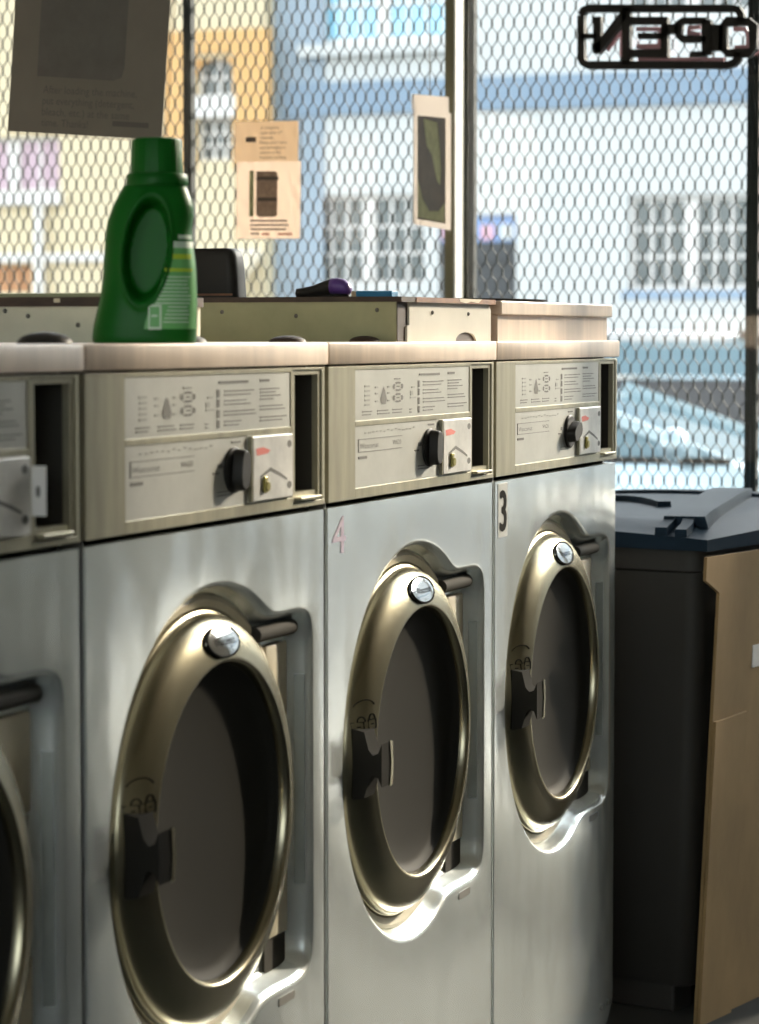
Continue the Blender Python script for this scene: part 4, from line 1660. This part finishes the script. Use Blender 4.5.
for a0, a1, b in ((0.67, 0.90, 0.045), (0.30, 0.84, 0.73), (0.30, 0.80, 0.78)):
    bm.faces.new([bm.verts.new(pt(a, q, 0.0009)) for a, q in ((a0, b), (a1, b), (a1, b + 0.022), (a0, b + 0.022))])
done('printed_lines', bm, M['paperink'], s1)['kind'] = 'stuff'
cord(s1, pt(0.5, 1.0), ZC)

# buff notice
XN = 5.50
BL, BR = on_x(236.5, 238.5, XN), on_x(300, 238.5, XN)
H2 = on_x(266, 121.5, XN).z - on_x(268, 238.5, XN).z
s2, pt = notice('hanging_notice', 'small buff paper notice with a picture of a control panel', 'notice', BL, BR, H2, GRP)
wL = (BR - BL).length
sheet(s2, pt, 'paper', M['paper'], 0.0, 1.0, 0.0, 0.66, 0.0)
sheet(s2, pt, 'paper_fold', M['papertop'], -0.03, 0.96, 0.66, 1.0, 0.0, 0.0009, 'darker doubled upper half')
sheet(s2, pt, 'sleeve', M['sleeve'], -0.05, 1.03, -0.015, 1.02, -0.002, 0.0012)
bm = B()
f_ = [(0.31, 0.20), (0.36, 0.185), (0.60, 0.185), (0.64, 0.20), (0.64, 0.56), (0.60, 0.575), (0.31, 0.575)]
bm.faces.new([bm.verts.new(pt(a, b, 0.0010)) for a, b in f_])
plab(done('picture', bm, M['paperpic2'], s2), 'grey brown picture')
sheet(s2, pt, 'picture_strip', M['photolime'], 0.20, 0.27, 0.19, 0.58, 0.0008)
text_lines(s2, pt, 'lettering', M['paperink2'], [
    ('A complete', 0.37, 0.935, 0.29, 0.036), ('cycle takes 27', 0.37, 0.893, 0.33, 0.036), ('minutes.', 0.37, 0.850, 0.21, 0.036),
    ('Please, don\'t leave', 0.36, 0.808, 0.42, 0.036), ('any belonging in', 0.36, 0.766, 0.40, 0.036), ('washers or the', 0.36, 0.724, 0.33, 0.036),
    ('machine too long.', 0.36, 0.682, 0.42, 0.036)], wL, H2, 0.0014)
bm = B()
for b, a1 in ((0.145, 0.80), (0.108, 0.82), (0.072, 0.78), (0.035, 0.36)):
    bm.faces.new([bm.verts.new(pt(a, q, 0.0010)) for a, q in ((0.22, b), (a1, b), (a1, b + 0.014), (0.22, b + 0.014))])
for b, a0, a1 in ((0.50, 0.31, 0.66), (0.32, 0.33, 0.64)):
    bm.faces.new([bm.verts.new(pt(a, q, 0.0013)) for a, q in ((a0, b), (a1, b), (a1, b + 0.03), (a0, b + 0.03))])
bm.faces.new([bm.verts.new(pt(a, q, 0.0015)) for a, q in ((0.14, 0.825), (0.30, 0.825), (0.30, 0.868), (0.14, 0.868))])
done('printed_lines', bm, M['paperink2'], s2)['kind'] = 'stuff'
bm = B()
for a0, a1 in ((0.40, 0.52), (0.66, 0.88)):
    bm.faces.new([bm.verts.new(pt(a, q, 0.0010)) for a, q in ((a0, 0.030), (a1, 0.030), (a1, 0.046), (a0, 0.046))])
done('red_print', bm, M['redink'], s2)
cord(s2, pt(0.5, 1.0), ZC)

# photograph in a sleeve, turned edgewise
BL, BR = on_x(413, 224, 5.55), on_x(450.5, 230.5, 5.43)
H3 = on_x(430, 96, 5.49).z - on_x(431, 227.5, 5.49).z
s3, pt = notice('hanging_photo', 'photograph in a white edged sleeve hung beside the mullion', 'photograph', BL, BR, H3, GRP, up=True)
sheet(s3, pt, 'sleeve', M['sleevewhite'], 0.0, 1.0, 0.0, 0.88, -0.0012, 0.0012, 'white edged plastic sleeve')
sheet(s3, pt, 'sleeve_flap', M['sleevewhite'], -0.04, 0.94, 0.88, 1.0, -0.0012, 0.0012)
sheet(s3, pt, 'picture', M['photo'], 0.13, 0.87, 0.045, 0.84, 0.0002)


def ppoly(name, m, pts, off=0.0012):
    bm = B()
    bm.faces.new([bm.verts.new(pt(a, b, off)) for a, b in pts])
    done(name, bm, m, s3)


ppoly('picture_highlight', M['photolime'], [(0.30, 0.82), (0.66, 0.80), (0.72, 0.62), (0.76, 0.45), (0.74, 0.33), (0.66, 0.36), (0.52, 0.55), (0.38, 0.62)])
ppoly('picture_highlight', M['photolime'], [(0.14, 0.06), (0.86, 0.05), (0.86, 0.20), (0.70, 0.13), (0.45, 0.12), (0.28, 0.20), (0.14, 0.36)])
cord(s3, pt(0.45, 1.0), ZC)

# ================================================================== OPEN sign, seen from behind
XO = XW - 0.045
osn = thing('open_sign', 'black framed neon OPEN sign seen from behind, reading backwards', 'sign', tuple(on_x(664, 40, XO)))
ob_ = Vector(osn.location)


def op(X, Y, dx=0.0):
    p = on_x(560 + X / 3.814, Y / 3.814, XO)
    p.x += dx
    return p - ob_


def stroke(name, pts, wpx, m, parent, d0=-0.011, d1=0.011, closed=False, lab=None):
    wd = wpx / 3.814 * 0.00232
    bm = B()
    pp = [op(*p) for p in pts]
    if closed:
        pp.append(pp[0])
    n = len(pp)
    L_, R_ = [], []
    for i, p in enumerate(pp):
        a = pp[i - 1] if i > 0 else (pp[-2] if closed else p)
        b = pp[i + 1] if i < n - 1 else (pp[1] if closed else p)
        d = (b - a).normalized()
        nn = Vector((0, -d.z, d.y))
        d_in = (p - a).normalized() if (p - a).length > 1e-9 else d
        cs = max(0.5, abs(d_in.dot(d)))
        L_.append(p + nn * wd / 2 / cs)
        R_.append(p - nn * wd / 2 / cs)
    V = []
    for i in range(n):
        V.append([bm.verts.new((d0, L_[i].y, L_[i].z)), bm.verts.new((d1, L_[i].y, L_[i].z)), bm.verts.new((d1, R_[i].y, R_[i].z)), bm.verts.new((d0, R_[i].y, R_[i].z))])
    for i in range(n - 1):
        for k in range(4):
            bm.faces.new((V[i][k], V[i][(k + 1) % 4], V[i + 1][(k + 1) % 4], V[i + 1][k]))
    bm.faces.new(V[0])
    bm.faces.new(V[-1][::-1])
    o = done(name, bm, m, parent)
    if lab:
        o['label'] = lab
    return o


MB_ = M['blackmetal']
stroke('border', [(84, 60), (92, 42), (110, 33), (660, 33), (680, 38), (692, 55), (694, 85)], 24, MB_, osn)
stroke('border', [(84, 60), (84, 225), (92, 240), (110, 249), (640, 249), (664, 242), (680, 225), (684, 200)], 25, MB_, osn)
ltr = []
stroke('letter_n', [(146, 65), (146, 205)], 29, MB_, osn)
stroke('letter_n', [(142, 196), (252, 52)], 32, MB_, osn)
stroke('letter_n', [(256, 32), (256, 250)], 29, MB_, osn)
stroke('letter_e', [(270, 80), (402, 80), (402, 204), (270, 204)], 26, MB_, osn)
stroke('letter_e', [(300, 138), (402, 138)], 20, MB_, osn)
stroke('letter_p', [(562, 78), (562, 210)], 34, MB_, osn)
stroke('letter_p', [(562, 80), (470, 80), (455, 92), (455, 138), (470, 150), (562, 150)], 22, MB_, osn)
stroke('letter_p', [(500, 207), (560, 207)], 18, MB_, osn)
stroke('letter_o', [(625, 100), (640, 83), (722, 83), (740, 100), (740, 186), (722, 203), (640, 203), (625, 186)], 26, MB_, osn, closed=True)
stroke('link_bar', [(402, 112), (455, 112)], 34, MB_, osn)
stroke('link_bar', [(575, 145), (625, 145)], 90, MB_, osn)
stroke('link_bar', [(84, 138), (146, 138)], 16, MB_, osn)
for nm, pts, cl in (('neon_tube_and_reflection', [(172, 190), (228, 118), (228, 215)], False), ('neon_tube_and_reflection', [(284, 108), (372, 108), (372, 175), (284, 175)], False),
                    ('neon_tube_and_reflection', [(530, 100), (485, 104), (484, 128), (530, 130)], False), ('neon_tube_and_reflection', [(655, 108), (700, 108), (712, 130), (712, 178), (660, 178)], False),
                    ('neon_tube_and_reflection', [(290, 225), (620, 225)], False)):
    stroke(nm, pts, 15, M['pinktube'], osn, 0.013, 0.019)  # tubes thickened to carry the pink reflected inside the letters
for X in (125, 625):
    for Y, s in ((20, -1), (262, 1)):
        bm = B()
        tube(bm, [op(X - 14, Y), op(X, Y + s * 12), op(X + 14, Y)], 0.0014, 6)
        done('hook', bm, M['ink'], osn)
    bm = B()
    p = op(X, 8)
    tube(bm, [p, Vector((p.x, p.y, ZC - ob_.z))], 0.0009, 6)
    done('hanging_wire', bm, M['string'], osn)

# ================================================================== wheeled bin at the end of the row
BD, BW = 0.62, 0.56
yaw = math.radians(-13)
cxb = 4.55 + BD / 2 * math.cos(yaw) - BW / 2 * math.sin(yaw)
cyb = -0.12 + BD / 2 * math.sin(yaw) + BW / 2 * math.cos(yaw)
bn = thing('wheeled_bin', 'black wheeled bin with a ridged lid tinted with reflected sky blue at the end of the washers', 'bin', (cxb, cyb, 0), rz=yaw)
bm = B()
rg = []
for z, s in ((0.05, 0.80), (0.06, 0.82), (0.40, 0.895), (0.76, 0.962), (0.80, 0.968)):
    rg.append([(a, b, z) for a, b in rrect(BD / 2 * s, BW / 2 * s, 0.03)])
loft_rings(bm, rg)
done('bin_body', bm, M['bin'], bn, auto=40)
bm = B()
rg = [[(a, b, z) for a, b in rrect(BD / 2 * s, BW / 2 * s, 0.035)] for z, s in ((0.795, 0.965), (0.80, 0.99), (0.845, 0.99), (0.85, 0.97))]
loft_rings(bm, rg, False, False)
done('rim', bm, M['bin'], bn, auto=40)
bm = B()
NS, NT = 18, 18
top = {}


def lidz(s, t):
    e = min(s, t, 1 - s, 1 - t)
    return 0.858 + 0.018 * s + 0.016 * smoothstep(0.0, 0.14, e) + 0.010 * math.sin(math.pi * t)


for i in range(NS + 1):
    for j in range(NT + 1):
        s, t = i / NS, j / NT
        top[i, j] = bm.verts.new((-BD / 2 - 0.02 + (BD + 0.04) * s, -BW / 2 - 0.02 + (BW + 0.04) * t, lidz(s, t)))
for i in range(NS):
    for j in range(NT):
        bm.faces.new((top[i, j], top[i + 1, j], top[i + 1, j + 1], top[i, j + 1]))
bord = [(i, 0) for i in range(NS)] + [(NS, j) for j in range(NT)] + [(i, NT) for i in range(NS, 0, -1)] + [(0, j) for j in range(NT, 0, -1)]
low = [bm.verts.new((top[q].co.x, top[q].co.y, 0.838)) for q in bord]
for k in range(len(bord)):
    bm.faces.new((top[bord[k]], top[bord[(k + 1) % len(bord)]], low[(k + 1) % len(bord)], low[k]))
ld_ = plab(done('lid', bm, M['lid'], bn, auto=35), 'black lid with reflected sky blue put in its colour')


def lidp(s, t, dz=0.0):
    return Vector((-BD / 2 - 0.02 + (BD + 0.04) * s, -BW / 2 - 0.02 + (BW + 0.04) * t, lidz(max(0, min(1, s)), max(0, min(1, t))) + dz))


def ridge(name, pts, wd, hgt):
    bm = B()
    rows = []
    for i, (s, t) in enumerate(pts):
        a, b = pts[max(0, i - 1)], pts[min(len(pts) - 1, i + 1)]
        d = Vector((b[0] - a[0], b[1] - a[1], 0)).normalized()
        nn = Vector((-d.y, d.x, 0)) * wd / 2
        p = lidp(s, t)
        rows.append([p - nn * 1.15 + Vector((0, 0, -0.004)), p - nn + Vector((0, 0, hgt)), p + nn + Vector((0, 0, hgt)), p + nn * 1.15 + Vector((0, 0, -0.004))])
    loft_rows(bm, rows)
    return done(name, bm, M['lid'], ld_, auto=30)


ridge('lid_strap', [(0.10 + 0.8 * k / 8, 0.13 + 0.28 * k / 8) for k in range(9)], 0.072, 0.016)
ridge('lid_prong', [(-0.0, 0.085), (0.06, 0.10), (0.12, 0.125)], 0.020, 0.014)
ridge('lid_prong', [(-0.0, 0.150), (0.06, 0.165), (0.12, 0.175)], 0.020, 0.014)
ridge('lid_rib', [(0.93, 0.02 + 0.96 * k / 8) for k in range(9)], 0.05, 0.012)
ridge('lid_rib', [(0.45 + 0.15 * math.sin(math.pi * k / 8), 0.40 + 0.5 * k / 8) for k in range(9)], 0.025, 0.010)
bm = B()
tube(bm, [(BD / 2 + 0.012, -BW / 2 + 0.04, 0.84), (BD / 2 + 0.012, BW / 2 - 0.04, 0.84)], 0.012, 10)
done('hinge_rod', bm, M['black'], bn)
for s in (-1, 1):
    bm = B()
    rgs = []
    lathe_y(bm, [(0.03, s * 0.20 - 0.03), (0.085, s * 0.20 - 0.03), (0.095, s * 0.20 - 0.018), (0.095, s * 0.20 + 0.018), (0.085, s * 0.20 + 0.03), (0.03, s * 0.20 + 0.03)], BD / 2 * 0.9, 0.095, 24, True, True)
    done('wheel', bm, M['tyre'], bn, auto=40)
bm = B()
tube(bm, [(BD / 2 * 0.9, -0.2, 0.095), (BD / 2 * 0.9, 0.2, 0.095)], 0.012, 8)
done('axle', bm, M['black'], bn)
bm = B()
box(bm, -BD / 2 * 0.78, -BD / 2 * 0.55, -BW / 2 * 0.7, BW / 2 * 0.7, 0.0, 0.055, 0.005)
done('front_foot', bm, M['bin'], bn)

# cardboard leaning along the right side of the bin
Rz = Matrix.Rotation(yaw, 4, 'Z')


def cardboard(label, poly, off, lean):
    o = thing('cardboard_sheet', label, 'cardboard', tuple(Vector((cxb, cyb, 0)) + Rz @ Vector((0, -BW / 2 - 0.026 - off, 0))), 'cardboard against the bin', yaw)
    bm = B()
    A, Cc = [], []
    for a, z in poly:
        y = (0.84 - z) * lean
        A.append(bm.verts.new((a - BD / 2, y, z)))
        Cc.append(bm.verts.new((a - BD / 2, y - 0.006, z)))
    n = len(poly)
    for i in range(n):
        bm.faces.new((A[i], A[(i + 1) % n], Cc[(i + 1) % n], Cc[i]))
    bm.faces.new(A[::-1])
    bm.faces.new(Cc)
    done('sheet', bm, M['card'], o)
    return o


cb = cardboard('tall brown cardboard sheet leaning along the right side of the black bin', [(0.012, 0.0), (0.60, 0.0), (0.60, 0.83), (-0.042, 0.83), (-0.042, 0.790), (0.012, 0.765)], 0.0, 0.05)
bm = B()
box(bm, 0.155 - BD / 2, 0.195 - BD / 2, 0.0025, 0.0048, 0.62, 0.66)
plab(done('label', bm, M['white'], cb), 'small white label')
cardboard('short piece of brown cardboard leaning in front of the tall sheet', [(0.008, 0.0), (0.13, 0.0), (0.13, 0.545), (0.008, 0.54)], 0.009, 0.05)
